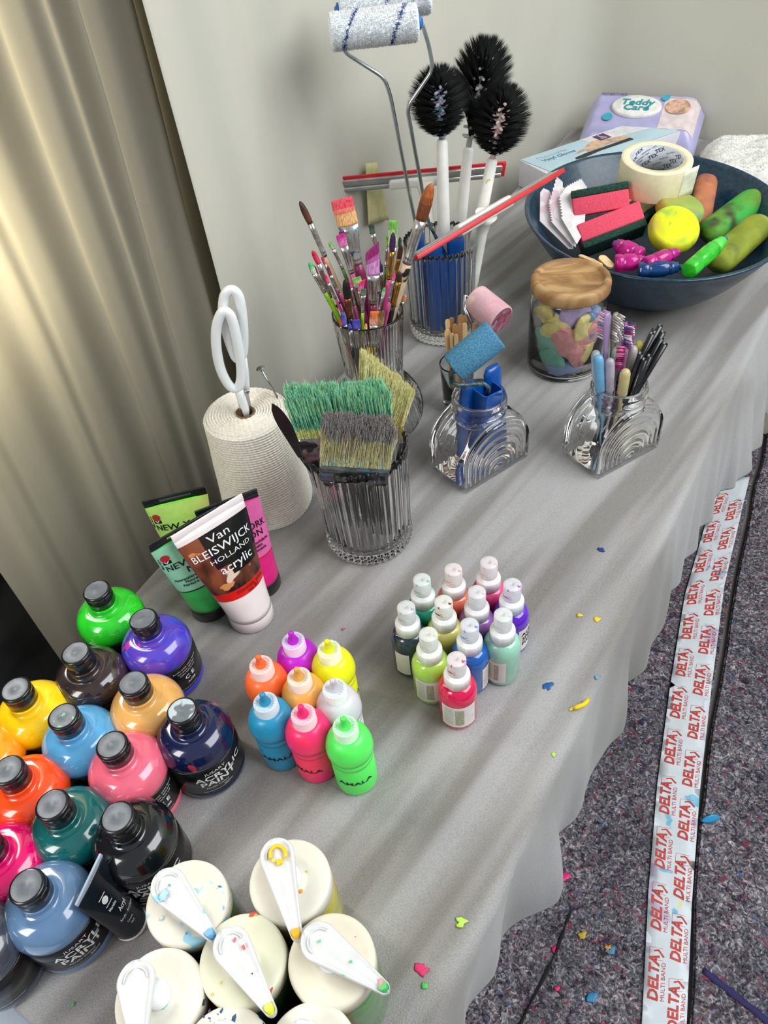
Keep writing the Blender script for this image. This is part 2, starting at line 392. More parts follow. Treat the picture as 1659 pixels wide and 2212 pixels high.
SD = math.radians(47.0); SN = V((-math.sin(SD), math.cos(SD), 0))
def und(p):
    s = p.dot(SN); ph = s*2*PI/0.046 + 1.6*noise.noise(V((s*6, p.dot(U)*1.1, 2)))*1.3
    return 0.0006*math.sin(ph)*(0.55 + 0.9*noise.noise(V((p.x*3, p.y*3, 0.5)))) + 0.0004*noise.noise(p*9)
DR = 0.012
def cloth(a, b):
    u = lerp(CU0, CU1, a)
    if b < 0.62:                                   # the flat top
        t = b/0.62; v = lerp(leftv(u), 0.085 + DR, t); p = uv(u, v); p.z = und(p) - 0.0004
        if a < 0.01: p.z -= 0.0
        return p
    t = (b - 0.62)/0.38; hz = HZ - 0.03*math.sin(u*5) ; Lh = PI/2*DR + (-hz - DR); s = t*Lh
    if s < PI/2*DR:
        an = s/DR; v = 0.085 + DR - DR*math.sin(an); z = -DR*(1 - math.cos(an)); d = 0
    else:
        d = s - PI/2*DR; z = -DR - d; v = 0.085
    f = min(1, d/(-HZ - DR)); k = f**0.8
    v = lerp(v, hemv(u) - 0.001, k) if d > 0 else v
    v += k*(0.010*noise.noise(V((u*16, z*5, 1))) + 0.006*math.sin(u*70 + 3*math.sin(u*7) + z*6)) * (1 if k < 1 else 1)
    v += 0.0020*noise.noise(V((u*45, z*5, 2)))*min(1, s/0.02)
    p = uv(u + 0.012*f*noise.noise(V((u*8, z*5, 7))), v, z)
    if t < 0.06: p.z += und(p)*(1 - t/0.06)
    return p
def cloth_mat():
    m = mat('grey_fleece', s2l(160, 158, 156), rough=0.95, var=0.05, scale=700, bump=0.55, bscale=900, sheen=0.25, spec=0.1, detail=2)
    nt = m.node_tree; nd = nt.nodes; L = nt.links; b = nd['Principled BSDF']; src = b.inputs['Base Color'].links[0].from_socket
    tc = nd.new('ShaderNodeTexCoord')
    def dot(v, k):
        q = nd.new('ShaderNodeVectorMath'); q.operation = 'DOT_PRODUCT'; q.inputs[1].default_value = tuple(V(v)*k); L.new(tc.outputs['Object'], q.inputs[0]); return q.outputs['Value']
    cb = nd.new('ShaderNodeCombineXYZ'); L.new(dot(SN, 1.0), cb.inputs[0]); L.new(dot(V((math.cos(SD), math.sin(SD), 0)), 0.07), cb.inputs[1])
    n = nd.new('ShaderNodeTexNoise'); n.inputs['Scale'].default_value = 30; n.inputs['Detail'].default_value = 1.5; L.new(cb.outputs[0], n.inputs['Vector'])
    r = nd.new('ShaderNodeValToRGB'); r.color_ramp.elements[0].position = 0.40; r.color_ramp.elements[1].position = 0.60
    r.color_ramp.elements[0].color = (0.70, 0.68, 0.645, 1); r.color_ramp.elements[1].color = (1.10, 1.105, 1.12, 1)  # stripes of light and shade put into the cloth colour
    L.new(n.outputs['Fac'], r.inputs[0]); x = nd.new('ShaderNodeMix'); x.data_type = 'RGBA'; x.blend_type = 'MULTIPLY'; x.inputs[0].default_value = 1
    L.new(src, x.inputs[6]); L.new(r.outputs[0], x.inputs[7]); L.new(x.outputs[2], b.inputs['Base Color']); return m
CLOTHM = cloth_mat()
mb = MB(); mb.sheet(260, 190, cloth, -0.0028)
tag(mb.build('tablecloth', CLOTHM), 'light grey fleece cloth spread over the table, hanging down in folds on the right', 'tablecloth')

# ---------------------------------------------------------------- printed tape on the floor
LT = [at(1379, 2260, FZ), at(1385, 2212, FZ), at(1399, 1930, FZ), at(1418, 1700, FZ), at(1447, 1480, FZ), at(1478, 1290, FZ), at(1530, 1110, FZ), at(1560, 1040, FZ)]
RT = [at(1478, 2260, FZ), at(1481, 2212, FZ), at(1492, 1960, FZ), at(1510, 1710, FZ), at(1535, 1490, FZ), at(1563, 1270, FZ), at(1606, 1085, FZ), at(1618, 1035, FZ)]
Lc = [(a + b)/2 for a, b in zip(LT, RT)]
cum = [0]
for a, b in zip(Lc, Lc[1:]): cum.append(cum[-1] + (b - a).length)
TL = cum[-1]
def tapept(s, w, h=0.0085):
    s = max(0, min(TL - 1e-6, s)); i = 0
    while cum[i + 1] < s: i += 1
    t = (s - cum[i])/(cum[i + 1] - cum[i]); l = LT[i].lerp(LT[i + 1], t); r = RT[i].lerp(RT[i + 1], t)
    p = l.lerp(r, w + 0.012*noise.noise(V((s*30, w, 0))) if 0 < w < 1 else w); p.z = FZ + h; return p
mb = MB(); mb.sheet(80, 5, lambda a, b: tapept(TL*a, b), 0.0008)
dl = (at(1409, 2111, FZ) - at(1420, 1970, FZ)).length
mb.mi = 1; TW = 0.064
def tfn(s0, w0): return lambda x, y: tapept(s0 + x, w0 - y/TW, 0.0098)
def s_at(px, py):
    p = at(px, py, FZ); return min(((p - Lc[i].lerp(Lc[i + 1], k/40)).length, cum[i] + (cum[i + 1] - cum[i])*k/40) for i in range(len(Lc) - 1) for k in range(41))[1]
for (row, st) in ((0.22, s_at(1409, 2111)), (0.70, s_at(1448, 2184))):
    k = -1
    while True:
        s = st + dl*k; k += 1
        if s > TL - 0.05: break
        if s < 0.03: continue
        mb.text('DELTA', 0.021, tfn(s, row), bold=0.035, shear=0.25, sx=1.05)
        mb.text('MULTI BAND', 0.0085, tfn(s - 0.004, row + 0.21), bold=0.0, sx=1.15)
        a = s + 0.036
        f = tfn(a, row + 0.02)
        for (x0, y0, x1, y1) in ((-0.004, -0.012, 0.006, -0.004), (0.006, -0.004, 0.004, 0.003)):
            d = V((x1 - x0, y1 - y0)).normalized()*0.0013; mb.af([mb.av(f(x0 - d.y, y0 + d.x)), mb.av(f(x0 + d.y, y0 - d.x)), mb.av(f(x1 + d.y, y1 - d.x)), mb.av(f(x1 - d.y, y1 + d.x))], False)
        for (x0, y0, x1, y1) in ((-0.009, -0.010, -0.009, 0.010), (-0.009, 0.010, 0.009, 0.010), (0.009, 0.010, 0.009, -0.010)):
            d = V((x1 - x0, y1 - y0)).normalized()*0.00022; mb.af([mb.av(f(x0 - d.y, y0 + d.x)), mb.av(f(x0 + d.y, y0 - d.x)), mb.av(f(x1 + d.y, y1 - d.x)), mb.av(f(x1 - d.y, y1 + d.x))], False)
TAPEW = mat('printed_tape', s2l(214, 222, 226), rough=0.4, var=0.03, scale=30, spot=[(s2l(120, 185, 215), 22, 0.66, 2), (s2l(190, 185, 205), 18, 0.62, 5), (s2l(225, 225, 120), 30, 0.74, 7)])
tag(mb.build('floor_tape', [TAPEW, REDINK]), 'white adhesive tape with repeated red print running along the felt floor', 'tape')

# ---------------------------------------------------------------- paint specks and chips (each a thing)
def blob(name, px, py, z, r, col, label, cat, group=None, stretch=1.0, ang=0, thick=0.0006, ox=0.0):
    p = at(px, py, z); mb = MB(); n = 14
    mb.rings([[p + V((math.cos(ang)*rr*stretch*k*math.cos(t) - math.sin(ang)*rr*k*math.sin(t), math.sin(ang)*rr*stretch*k*math.cos(t) + math.cos(ang)*rr*k*math.sin(t), h)) for t, rr in [(2*PI*i/n, r*(1 + 0.75*noise.noise(V((i*1.37, px*.37, py*.41))))) for i in range(n)]] for (k, h) in ((1, 0), (0.8, thick*0.8), (0.3, thick))])
    return tag(mb.build(name, mat('paint_%d_%d_%d' % tuple(int(c*255) for c in col), col, rough=0.45, var=0.05)), label, cat, group)
TZ = 0.0006
for (px, py, r, c, lb, st, an) in [
    (1252, 1329, .0022, (240, 200, 30), 'tiny yellow paint crumb on the cloth, left of the two', 1.6, 0), (1290, 1337, .0034, (235, 195, 30), 'round yellow paint drop on the cloth near the right edge', 1.2, 0),
    (1185, 1482, .0042, (20, 90, 150), 'dark blue paint flake on the cloth right of the spray bottles', 1.3, .8), (1298, 1187, .0032, (25, 60, 130), 'small navy paint flake on the cloth behind the spray bottles', 1.2, 2),
    (996, 1992, .0042, (190, 235, 90), 'pale lime paint spot on the cloth near the front right', 1.1, 0), (909, 2094, .0048, (225, 50, 110), 'pink paint spot on the cloth beside the pump bottles', 1.1, 0),
    (917, 2130, .0026, (80, 200, 90), 'small green paint spot on the cloth beside the pump bottles', 1, 0), (1196, 1629, .0022, (180, 225, 70), 'tiny lime paint speck on the cloth at the right edge', 1, 0),
    (741, 1359, .0018, (205, 90, 130), 'tiny pink speck on the cloth above the neon bottles', 1, 0), (157, 2170, .0014, (70, 190, 110), 'tiny green speck on the cloth at the lower left', 1, 0),
    (1289, 1463, .0024, (90, 160, 205), 'light blue paint speck on the cloth at the right edge', 1, 0), (1235, 1531, .0018, (240, 215, 40), 'tiny yellow crumb beside the yellow paint string', 1.4, 0)]:
    blob('paint_drop', px, py, TZ, r, s2l(*c), lb, 'paint drop', 'paint specks on the cloth', st, an)
mb = MB(); mb.tube([at(1240, 1530, .003), at(1248, 1527, .004), at(1259, 1523, .004), at(1267, 1517, .004), at(1270, 1511, .0035)], [.0018, .0025, .0024, .0024, .0022], 8)
tag(mb.build('paint_string', mat('yellow_paint_string', s2l(245, 205, 10), rough=0.4)), 'curled yellow string of dried paint on the cloth near its right edge', 'dried paint')
FT = FZ + 0.0055
for (px, py, r, c, lb) in [(1221, 1893, .0075, (230, 30, 120), 'pink paint splash on the felt floor nearest the cloth hem'), (1200, 2051, .006, (220, 30, 110), 'pink paint splash on the felt floor by the dark crease'),
    (1316, 2050, .006, (240, 150, 50), 'orange paint crumb on the felt floor'), (1318, 2053, .007, (60, 130, 165), 'blue paint spot on the felt floor under the orange crumb'), (1280, 2155, .0075, (50, 135, 180), 'blue paint spot on the felt floor near the bottom'),
    (1258, 2021, .006, (190, 165, 50), 'mustard paint spot on the felt floor'), (1203, 2136, .004, (220, 40, 110), 'small pink paint speck on the felt floor near the bottom'), (1205, 1842, .004, (40, 120, 190), 'small blue speck on the felt floor beside the cloth hem'),
    (1546, 2014, .004, (215, 225, 230), 'pale fleck on the felt floor right of the tape')]:
    blob('paint_splash', px, py, FT, r, s2l(*c), lb, 'paint splash', 'paint spots on the felt floor', 1.3, 0.4, 0.0012)
mb = MB(); q = at(1532, 1768, FT + 0.005); mb.M = Matrix.Translation(q) @ Matrix.Rotation(0.1, 4, 'Z') @ Matrix.Rotation(0.5, 4, 'X')
mb.sheet(8, 5, lambda a, b: V(((a - .5)*.036, (b - .5)*.014*(1 - (2*a - 1)**2*.8), .006 + .008*math.cos((a - .5)*3)*(b))), 0.001)
tag(mb.build('paint_chip', mat('blue_chip', s2l(50, 160, 215), rough=0.4)), 'curled bright blue paint chip on the felt right of the tape', 'paint chip')
mb = MB()
pp = [at(*q, FT + 0.006) for q in ((1520, 2096), (1560, 2128), (1600, 2160), (1640, 2190), (1665, 2215))]
mb.sheet(20, 3, lambda a, b: polyl(pp, a) + V((0.004, 0.006, 0))*(b - .5)*(1.5 + noise.noise(V((a*9, 1, 1)))) + V((0, 0, .0008)), 0.0006)
tag(mb.build('paint_smear', mat('violet_smear', s2l(48, 42, 92), rough=0.8)), 'long dark violet paint smear on the felt at the lower right corner', 'paint smear')

# ================================================================ PAINT BOTTLES
def cyl(base, R, ang, z0, eps=0.00035):
    # wraps flat print round a bottle: x runs round it, y runs up it
    return lambda x, y: V((base.x + (R + eps)*math.cos(ang + x/R), base.y + (R + eps)*math.sin(ang + x/R), base.z + z0 + y))
def scurve(r0, z0, r1, z1, n=8, p=1.0):
    return [(lerp(r0, r1, 0.5 - 0.5*math.cos(PI*i/n)), lerp(z0, z1, i/n)) for i in range(n + 1)]
AH = 0.106
LABELM = mat('black_bottle_label', s2l(16, 17, 19), rough=0.3, var=0.1, coat=0.2)
def acrylic_bottle(cap, col, label, text=None, ang=-55, rough=0.10, col2=None, capspots=None, var=0.04, spots=None, nocap=False):
    top = at(cap[0], cap[1], AH); base = V((top.x, top.y, 0.0006))
    t = thing('acrylic_paint_bottle', label, 'paint bottle', base, 'squat acrylic paint bottles on the left of the cloth')
    key = '%d_%d_%d' % tuple(int(c*999) for c in col)
    bm_ = mat('paint_body_' + key, col, rough=rough, var=var, scale=45, coat=0.9, col2=col2, spots=None) if False else mat('paint_body_' + key, col, rough=0.16, var=var, scale=38, coat=1.0, col2=col2, spot=spots)
    mb = MB(); R = 0.0362
    prof = [(0.0, 0.0), (R - .004, 0.0), (R - .0012, .0012), (R, .004), (R, .011), (R - .0006, .0115), (R - .0006, .053), (R, .0535), (R + .0004, .057)]
    for i in range(1, 13):
        a = PI/2*i/12; prof.append((0.0158 + (R + .0004 - .0158)*math.cos(a)**0.92 if i < 12 else .0158, .057 + .0225*math.sin(a)))
    prof += [(.0150, .081), (.0146, .0835), (.0150, .0845), (.0146, .0855), (.0140, .086)]
    mb.lathe(prof, 48, base); mb.build('bottle_body', bm_, t)
    mb = MB(); mb.lathe([(R - .0004, .012), (R + .0001, .0122), (R + .0001, .0524), (R - .0004, .0526)], 48, base, cap0=False, cap1=False)
    A = math.radians(ang); mb.mi = 1
    if text:
        for (s_, size, x, y, bold, sx) in text:
            f = cyl(base, R, A, 0); mb.text(s_, size, lambda X, Y, x=x, y=y: f(X + x, Y + y), bold=bold, sx=sx)
    f = cyl(base, R, A, 0)
    mb.rect(f, -.020, .0150, .006, .0153, 10)
    mb.build('label', [LABELM, WHITEINK], t)
    mb = MB(); cr = .0142
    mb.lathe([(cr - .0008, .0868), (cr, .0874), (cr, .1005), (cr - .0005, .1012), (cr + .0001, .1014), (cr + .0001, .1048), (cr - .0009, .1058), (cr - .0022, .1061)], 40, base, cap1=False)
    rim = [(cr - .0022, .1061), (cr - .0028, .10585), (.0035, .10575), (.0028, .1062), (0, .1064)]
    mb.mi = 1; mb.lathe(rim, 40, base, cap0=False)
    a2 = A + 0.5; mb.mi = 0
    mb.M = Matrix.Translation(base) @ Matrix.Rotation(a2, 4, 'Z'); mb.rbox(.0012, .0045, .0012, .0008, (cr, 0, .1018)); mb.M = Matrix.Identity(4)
    cm = CAPSHEEN if capspots is None else mat('cap_top_' + key, s2l(100, 105, 112), rough=0.45, var=0.1, scale=90, spot=capspots)  # smeared tops carry the same painted sky grey
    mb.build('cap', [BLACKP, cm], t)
    return t
BIG = [('JUSART', .0052, -.001, .0462, 0.0, 1.25), ('ACRYLIC', .0108, .004, .0375, .022, 1.22), ('PAINT', .0108, -.001, .0285, .022, 1.22), ('Acrylic Colour', .0036, -.004, .0215, 0, 1.1), ('500ml', .0036, .006, .0170, 0, 1.1)]
SMALL = [('Acrylic paint, water based', .0030, 0, .046, 0, 1.1), ('non-toxic, light-fast', .0030, 0, .042, 0, 1.1), ('shake before use', .0030, 0, .038, 0, 1.1), ('C E', .0075, .0, .030, .02, 1.2), ('ACMI', .0042, .0, .022, .02, 1.1)]
G1 = [(s2l(90, 190, 130), 120, 0.60, 3)]
acrylic_bottle((208, 1275), s2l(40, 205, 40), 'bright green squat paint bottle at the back of the group, by the curtain', None, -60, var=.10)
acrylic_bottle((309, 1337), s2l(62, 62, 190), 'blue-violet squat paint bottle with purple smears, black label and black cap', SMALL, -35, var=.10, col2=s2l(96, 60, 170), spots=[(s2l(200, 60, 170), 60, .70, 2)])
acrylic_bottle((163, 1410), s2l(62, 46, 42), 'dark brown squat paint bottle between the green and yellow ones', None, -60, col2=s2l(30, 24, 28))
acrylic_bottle((33, 1489), s2l(252, 205, 5), 'yellow squat paint bottle near the left edge of the photo', None, -60, spots=[(s2l(225, 160, 40), 40, .72, 4)])
acrylic_bottle((136, 1547), s2l(86, 160, 208), 'light blue squat paint bottle whose black cap is smeared with pale green', None, -60, capspots=G1)
acrylic_bottle((287, 1475), s2l(222, 168, 92), 'ochre tan squat paint bottle between the brown and navy ones', None, -50)
acrylic_bottle((393, 1535), s2l(14, 22, 62), 'navy squat bottle lettered in white, cap smeared grey-white, rightmost of the group', BIG, -58, capspots=[(s2l(170, 185, 190), 60, .42, 9)], spots=[(s2l(170, 40, 60), 55, .70, 1)])
acrylic_bottle((241, 1609), s2l(232, 104, 128), 'salmon pink squat paint bottle in the middle of the group', SMALL, -38)
acrylic_bottle((-80, 1590), s2l(255, 150, 20), 'bright orange squat bottle, only a sliver visible at the left edge', None, -60)
acrylic_bottle((16, 1663), s2l(243, 76, 22), 'orange-red squat paint bottle at the left edge', None, -60)
acrylic_bottle((112, 1738), s2l(12, 92, 90), 'dark teal squat paint bottle with clean black cap, sky sheen painted grey on top', None, -60)
acrylic_bottle((253, 1765), s2l(16, 18, 20), 'black squat paint bottle beside the small black tube', BIG, -68)
acrylic_bottle((-40, 1822), s2l(214, 0, 98), 'magenta squat paint bottle cut off by the left edge', None, -60)
acrylic_bottle((57, 1914), s2l(92, 124, 160), 'slate blue squat paint bottle with white lettering, lowest full one at left', BIG, -50, spots=[(s2l(185, 110, 80), 50, .73, 3)])
acrylic_bottle((-112, 2004), s2l(60, 66, 78), 'dark grey squat paint bottle cut off at the lower left edge', None, -50)

# small black tube that stands between the slate and black bottles
def loft_tube(name, base, R, e1, e2, hcrimp, lab, cat, mats, group=None, front_hint=None, cap_h=0.018, crimp_h=0.012, print_fn=None, crimp_slot=True, capR=None, crimp_name='crimped_end'):
    # tube standing on its cap: circle at the base lofting into the flat crimp between e1 and e2
    t = thing(name, lab, cat, base, group); mid = (e1 + e2)/2; w = (e2 - e1)/2; wl = w.length; wd_ = w.normalized()
    fr = wd_.cross((mid - base).normalized()).normalized()
    if fr.dot(CAM - base) < 0: fr = -fr
    axis = mid - base
    def sec(tt, a, off=0.0):
        o = base + V((0, 0, cap_h)).lerp(axis, tt) if tt > 0 else base + V((0, 0, cap_h))
        k = tt*tt*(3 - 2*tt)*0.35 + tt*0.65
        rx = lerp(R, wl, k); ry = lerp(R, 0.0014, tt**0.9) + off; w0 = V((wd_.x, wd_.y, 0)).normalized() if tt < .2 else wd_
        wv = V((wd_.x, wd_.y, 0)).normalized().lerp(wd_, tt).normalized(); f0 = V((fr.x, fr.y, 0)).normalized().lerp(fr, tt).normalized()
        c = math.cos(a); s_ = math.sin(a)
        return o + wv*(rx + off)*c + f0*ry*s_
    body, capm, crimpm = mats[0], mats[1], mats[2]
    mb = MB(); mb.rings([[sec(i/24, 2*PI*j/48) for j in range(48)] for i in range(25)]); mb.build('tube_body', body, t)
    mb = MB(); r2 = capR or R*1.0
    mb.lathe([(r2 - .001, 0), (r2, .001), (r2, cap_h - .0025), (r2 - .0006, cap_h - .001), (R - .001, cap_h + .0002)], 40, base); mb.build('cap', capm, t)
    # crimped end: flat strip with a hang slot
    up_ = (axis - V((0, 0, cap_h))).normalized(); mb = MB(); c0 = mid - up_*0.001
    def S(x, y): return c0 + wd_*x + up_*y
    def plate(x0, x1, y0, y1):
        mb.M = mat4(wd_, fr, wd_.cross(fr), c0) if wd_.cross(fr).dot(up_) > 0 else mat4(-wd_, fr, (-wd_).cross(fr), c0)
        sgn = 1 if wd_.cross(fr).dot(up_) > 0 else -1
        mb.rbox(abs(x1 - x0)/2, 0.0011, (y1 - y0)/2, 0.0006, (sgn*(x0 + x1)/2, 0, (y0 + y1)/2), k=2); mb.M = Matrix.Identity(4)
    if crimp_slot:
        sw = wl*0.50; plate(-wl, wl, 0, crimp_h*0.36); plate(-wl, wl, crimp_h*0.70, crimp_h); plate(-wl, -sw, crimp_h*.34, crimp_h*.72); plate(sw, wl, crimp_h*.34, crimp_h*.72)
        n = 34
        for i in range(n):
            x = lerp(-wl, wl, (i + .5)/n); mb.tube([S(x, crimp_h*.72) + fr*.0011, S(x, crimp_h*.98) + fr*.0011], .00035, 4)
    else: plate(-wl, wl, 0, crimp_h)
    mb.build(crimp_name, crimpm, t)
    # print: x across (-1..1), y up (0..1) on the front face
    def front(x, y, off=0.0006):
        a = PI/2 + (-x if True else x)*PI/2
        # choose direction so that text reads left to right for the viewer
        rgt = fr.cross(V((0, 0, 1))); sgn = 1 if wd_.dot(rgt) > 0 else -1
        return sec(y, PI/2 + sgn*x*PI/2*0.98, off)
    if print_fn: print_fn(t, front, fr)
    return t
def region(mb, fn, x0, x1, y0, y1, nx=14, ny=10, off=0.0003):
    ids = [[mb.av(fn(lerp(x0, x1, i/nx), lerp(y0, y1, j/ny), off)) for j in range(ny + 1)] for i in range(nx + 1)]
    for i in range(nx):
        for j in range(ny): mb.af((ids[i][j], ids[i][j + 1], ids[i + 1][j + 1], ids[i + 1][j]))
BLKT = mat('black_tube_print', s2l(20, 26, 34), rough=0.22, var=0.1, coat=.5)
def bprint(t, F, fr):
    mb = MB()
    mb.text('Acryl', .16, lambda x, y: F(x + .05, .44 + y*.55), bold=.02); mb.text('Acrylic - Acrylique', .10, lambda x, y: F(x + .02, .33 + y*.55)); mb.text('Schwarz', .08, lambda x, y: F(x - .1, .24 + y*.5)); mb.text('black', .08, lambda x, y: F(x - .1, .19 + y*.5))
    mb.text('Marabu', .11, lambda x, y: F(x - .15, .56 + y*.5), bold=.02)
    for q in ((-.3, .62, 0.0, .63), (-.3, .76, 0.0, .77)): region(mb, F, q[0], q[2], q[1], q[3], 6, 1, .0006)
    mb.disc(lambda x, y: F(x, y, .0006), -.15, .70, .11, ry=.045)
    mb.build('print', WHITEINK, t)
loft_tube('small_paint_tube', at(283, 1995, 0.0006), .0145, at(166, 1958, .088), at(220, 1846, .088), .1, 'small black paint tube with white end standing between slate and black bottles', 'paint tube',
          [BLKT, WHITEP, mat('grey_crimp', s2l(150, 165, 180), rough=.35)], print_fn=bprint, crimp_slot=False, crimp_h=.004, cap_h=.006)

# ---------------------------------------------------------------- neon squeeze bottles
def neon_bottle(tip, col, label, text=None, ang=-75, col2=None):
    hz = 0.113; T = at(tip[0], tip[1], hz); base = V((T.x, T.y, 0.0006))
    t = thing('squeeze_bottle', label, 'paint bottle', base, 'slim neon squeeze bottles in the middle of the cloth')
    key = '%d_%d_%d' % tuple(int(c*999) for c in col)
    m = mat('neon_' + key, col, rough=.34, var=.03, coat=.15, sss=.25, scale=30, col2=col2)
    mc = mat('frosted_collar_' + key, [lerp(c, .88, .62) for c in col], rough=.38, var=.04, sss=.5)
    mt = mat('nozzle_' + key, [c*.92 for c in col], rough=.3, var=.08, sss=.3)
    r = .0208; mb = MB()
    prof = [(0, 0), (r - .004, 0), (r - .001, .001), (r - .0004, .004), (r - .0004, .046), (r - .0011, .0468), (r - .0011, .0478), (r - .0003, .0488), (r - .0003, .0548), (r - .0016, .0562), (r - .0016, .0572), (r + .0008, .059), (r + .0012, .064)]
    for i in range(1, 10):
        a = PI/2*i/9; prof.append((lerp(.0105, r + .0012, math.cos(a)), .064 + .0215*math.sin(a)**1.1))
    mb.lathe(prof, 40, base); mb.build('bottle_body', m, t)
    mb = MB(); mb.lathe([(.0100, .0815), (.0117, .0820), (.0117, .0845), (.0112, .0850), (.0112, .0975), (.0104, .0990), (.0078, .0992), (.0074, .0984), (.0052, .0984)], 40, base, rf=lambda a, rr, z: (rr + (.00012*math.cos(40*a) if .085 < z < .0976 and rr > .011 else 0), z)); 
    for i in range(20):
        a = 2*PI*i/20; p = base + V((.0090*math.cos(a), .0090*math.sin(a), .0993)); mb.M = Matrix.Translation(p) @ Matrix.Rotation(a, 4, 'Z'); mb.rbox(.0011, .0005, .0006, .0003, k=1)
    mb.M = Matrix.Identity(4)
    mb.build('screw_collar', mc, t)
    mb = MB(); mb.lathe([(.0056, .0980), (.0056, .0995), (.0045, .1005), (.0042, .1040), (.0030, .1065), (.0024, .1085), (.0029, .1098), (.0029, .1112), (.0018, .1128), (0.0006, .1132)], 24, base); mb.build('nozzle', mt, t)
    if text:
        mb = MB(); f = cyl(base, r - .0004, math.radians(ang), .026); mb.text(text, .0078, f, bold=.022, sx=1.35); mb.build('lettering', BLACKINK, t)
    return t
neon_bottle((628, 1366), s2l(190, 20, 205), 'purple slim squeeze bottle at the back of the neon group')
neon_bottle((706, 1384), s2l(232, 236, 20), 'fluorescent yellow slim squeeze bottle, back right of the neon group', 'AMALA', -15)
neon_bottle((557, 1418), s2l(255, 110, 50), 'orange slim squeeze bottle, back left of the neon group')
neon_bottle((640, 1444), s2l(228, 168, 80), 'golden ochre slim squeeze bottle in the centre of the neon group')
neon_bottle((718, 1469), s2l(208, 206, 212), 'pearl white slim squeeze bottle in front of the yellow one')
neon_bottle((566, 1499), s2l(40, 150, 190), 'blue slim squeeze bottle at the left of the neon group', 'AMALA', -92, col2=s2l(30, 135, 175))
neon_bottle((649, 1525), s2l(255, 40, 120), 'hot pink slim squeeze bottle at the front of the neon group', 'AMALA', -118, col2=s2l(255, 60, 95))
neon_bottle((741, 1551), s2l(90, 240, 100), 'fluorescent green slim squeeze bottle, nearest and rightmost of the neon group', 'AMALA', -88)

# ---------------------------------------------------------------- pump spray bottles
PAPER = mat('paper_label', s2l(222, 214, 210), rough=.55, var=.03, scale=80, spot=[(s2l(200, 170, 180), 70, .68, 2)])
GREYINK = mat('grey_small_print', s2l(150, 145, 140), rough=.6)
def spray_bottle(top, col, label, lab=None, ang=-80, smear=None, mirror=None):
    hz = 0.100; T = at(top[0], top[1], hz); base = V((T.x, T.y, 0.0006)); A = math.radians(ang)
    t = thing('spray_bottle', label, 'spray bottle', base, 'small spray bottles right of the neon bottles')
    key = '%d_%d_%d' % tuple(int(c*999) for c in col)
    m = mat('spray_paint_' + key, col, rough=.13, var=.05, coat=.8, scale=40, sss=.05)
    mc = mat('spray_collar_' + key, [lerp(c, .84, .93) for c in col], rough=.35, var=.03, sss=.1)
    mt = mat('spray_overcap_' + key, [lerp(c, 1.0, .90) for c in col], rough=.12, var=.03, scale=120, trans=.45, ior=1.3, spot=[(smear, 130, .64, 5)] if smear else None)
    r = .0192; mb = MB()
    prof = [(0, .0006), (r - .004, .0003), (r - .0012, 0.0008), (r, .003), (r, .048)]
    for i in range(1, 10): a = PI/2*i/9; prof.append((lerp(.0108, r, math.cos(a)), .048 + .0145*math.sin(a)))
    prof += [(.0105, .066)]
    mb.lathe(prof, 44, base); mb.build('bottle_body', m, t)
    mb = MB(); mb.lathe([(.0110, .0625), (.0130, .0630), (.0130, .0755), (.0122, .0768), (.0098, .0772), (.0094, .080)], 72, base, rf=lambda a, rr, z: (rr - (.0004 if (int(a/(2*PI)*72) % 2) and .0628 < z < .0758 and rr > .0125 else 0), z)); mb.build('screw_collar', mc, t)
    mb = MB(); mb.lathe([(.0070, .0765), (.0070, .0860), (.0058, .0868), (.0066, .0878), (.0068, .0955), (.0052, .0962), (0, .0955)], 32, base)
    q = base + V((.0068*math.cos(A), .0068*math.sin(A), .0915)); mb.tube([q - V((math.cos(A), math.sin(A), 0))*.002, q + V((math.cos(A), math.sin(A), 0))*.0008], .0012, 10)
    mb.build('pump_head', WHITEP if not smear else mat('pump_head_' + key, s2l(240, 238, 240), rough=.35, spot=[(smear, 150, .66, 3)]), t)
    mb = MB(); mb.lathe([(.0092, .0768), (.0092, .0992), (.0086, .1000), (.0, .1000), (0, .0992), (.0082, .0990), (.0086, .0984), (.0086, .0768)], 40, base, cap0=False, cap1=False, loop=False); mb.build('overcap', mt, t)
    if lab:
        mb = MB(); z0, z1, a0, a1 = .007, .043, lab[0], lab[1]; f = cyl(base, r, 0, 0, .0002); n = 24
        ids = [[mb.av(f(r*math.radians(lerp(a0, a1, i/n)), z)) for z in (z0, z1)] for i in range(n + 1)]
        for i in range(n): mb.af((ids[i][0], ids[i + 1][0], ids[i + 1][1], ids[i][1]))
        mb.mi = 1; am = math.radians((a0 + a1)/2); f2 = cyl(base, r, am, 0, .0004); w = r*math.radians(a1 - a0)/2
        if len(lab) > 2 and lab[2] == 'lines':
            for i in range(10): mb.rect(f2, -w*.85, .011 + i*.003, -w*.30, .0116 + i*.003, 4)
            mb.mi = 2; mb.rect(f2, -w*.20, .011, w*.25, .038, 8); mb.mi = 1
            for i in range(11): mb.rect(f2, w*.02, .0115 + i*.0024, w*.30, .0121 + i*.0024, 3)
        if len(lab) > 2 and lab[2] == 'text':
            for i, s_ in enumerate(('ACRYL', 'SPRAY', 'PAINT')): mb.text(s_, .0078, lambda X, Y, i=i: f2(X, Y + .034 - i*.008), bold=.03, sx=1.1)
        mb.build('paper_label', [PAPER, GREYINK if lab[2:] != ('text',) else BLACKINK, mat('grey_green_panel', s2l(168, 164, 140), rough=.6, var=.15, scale=500)], t)
    return t
spray_bottle((911, 1252), s2l(0, 160, 130), 'emerald green spray bottle at the back left of the spray group', smear=s2l(150, 215, 200))
spray_bottle((979, 1230), s2l(255, 128, 100), 'coral orange spray bottle in the back row with a peach tinted cap', smear=s2l(255, 190, 165))
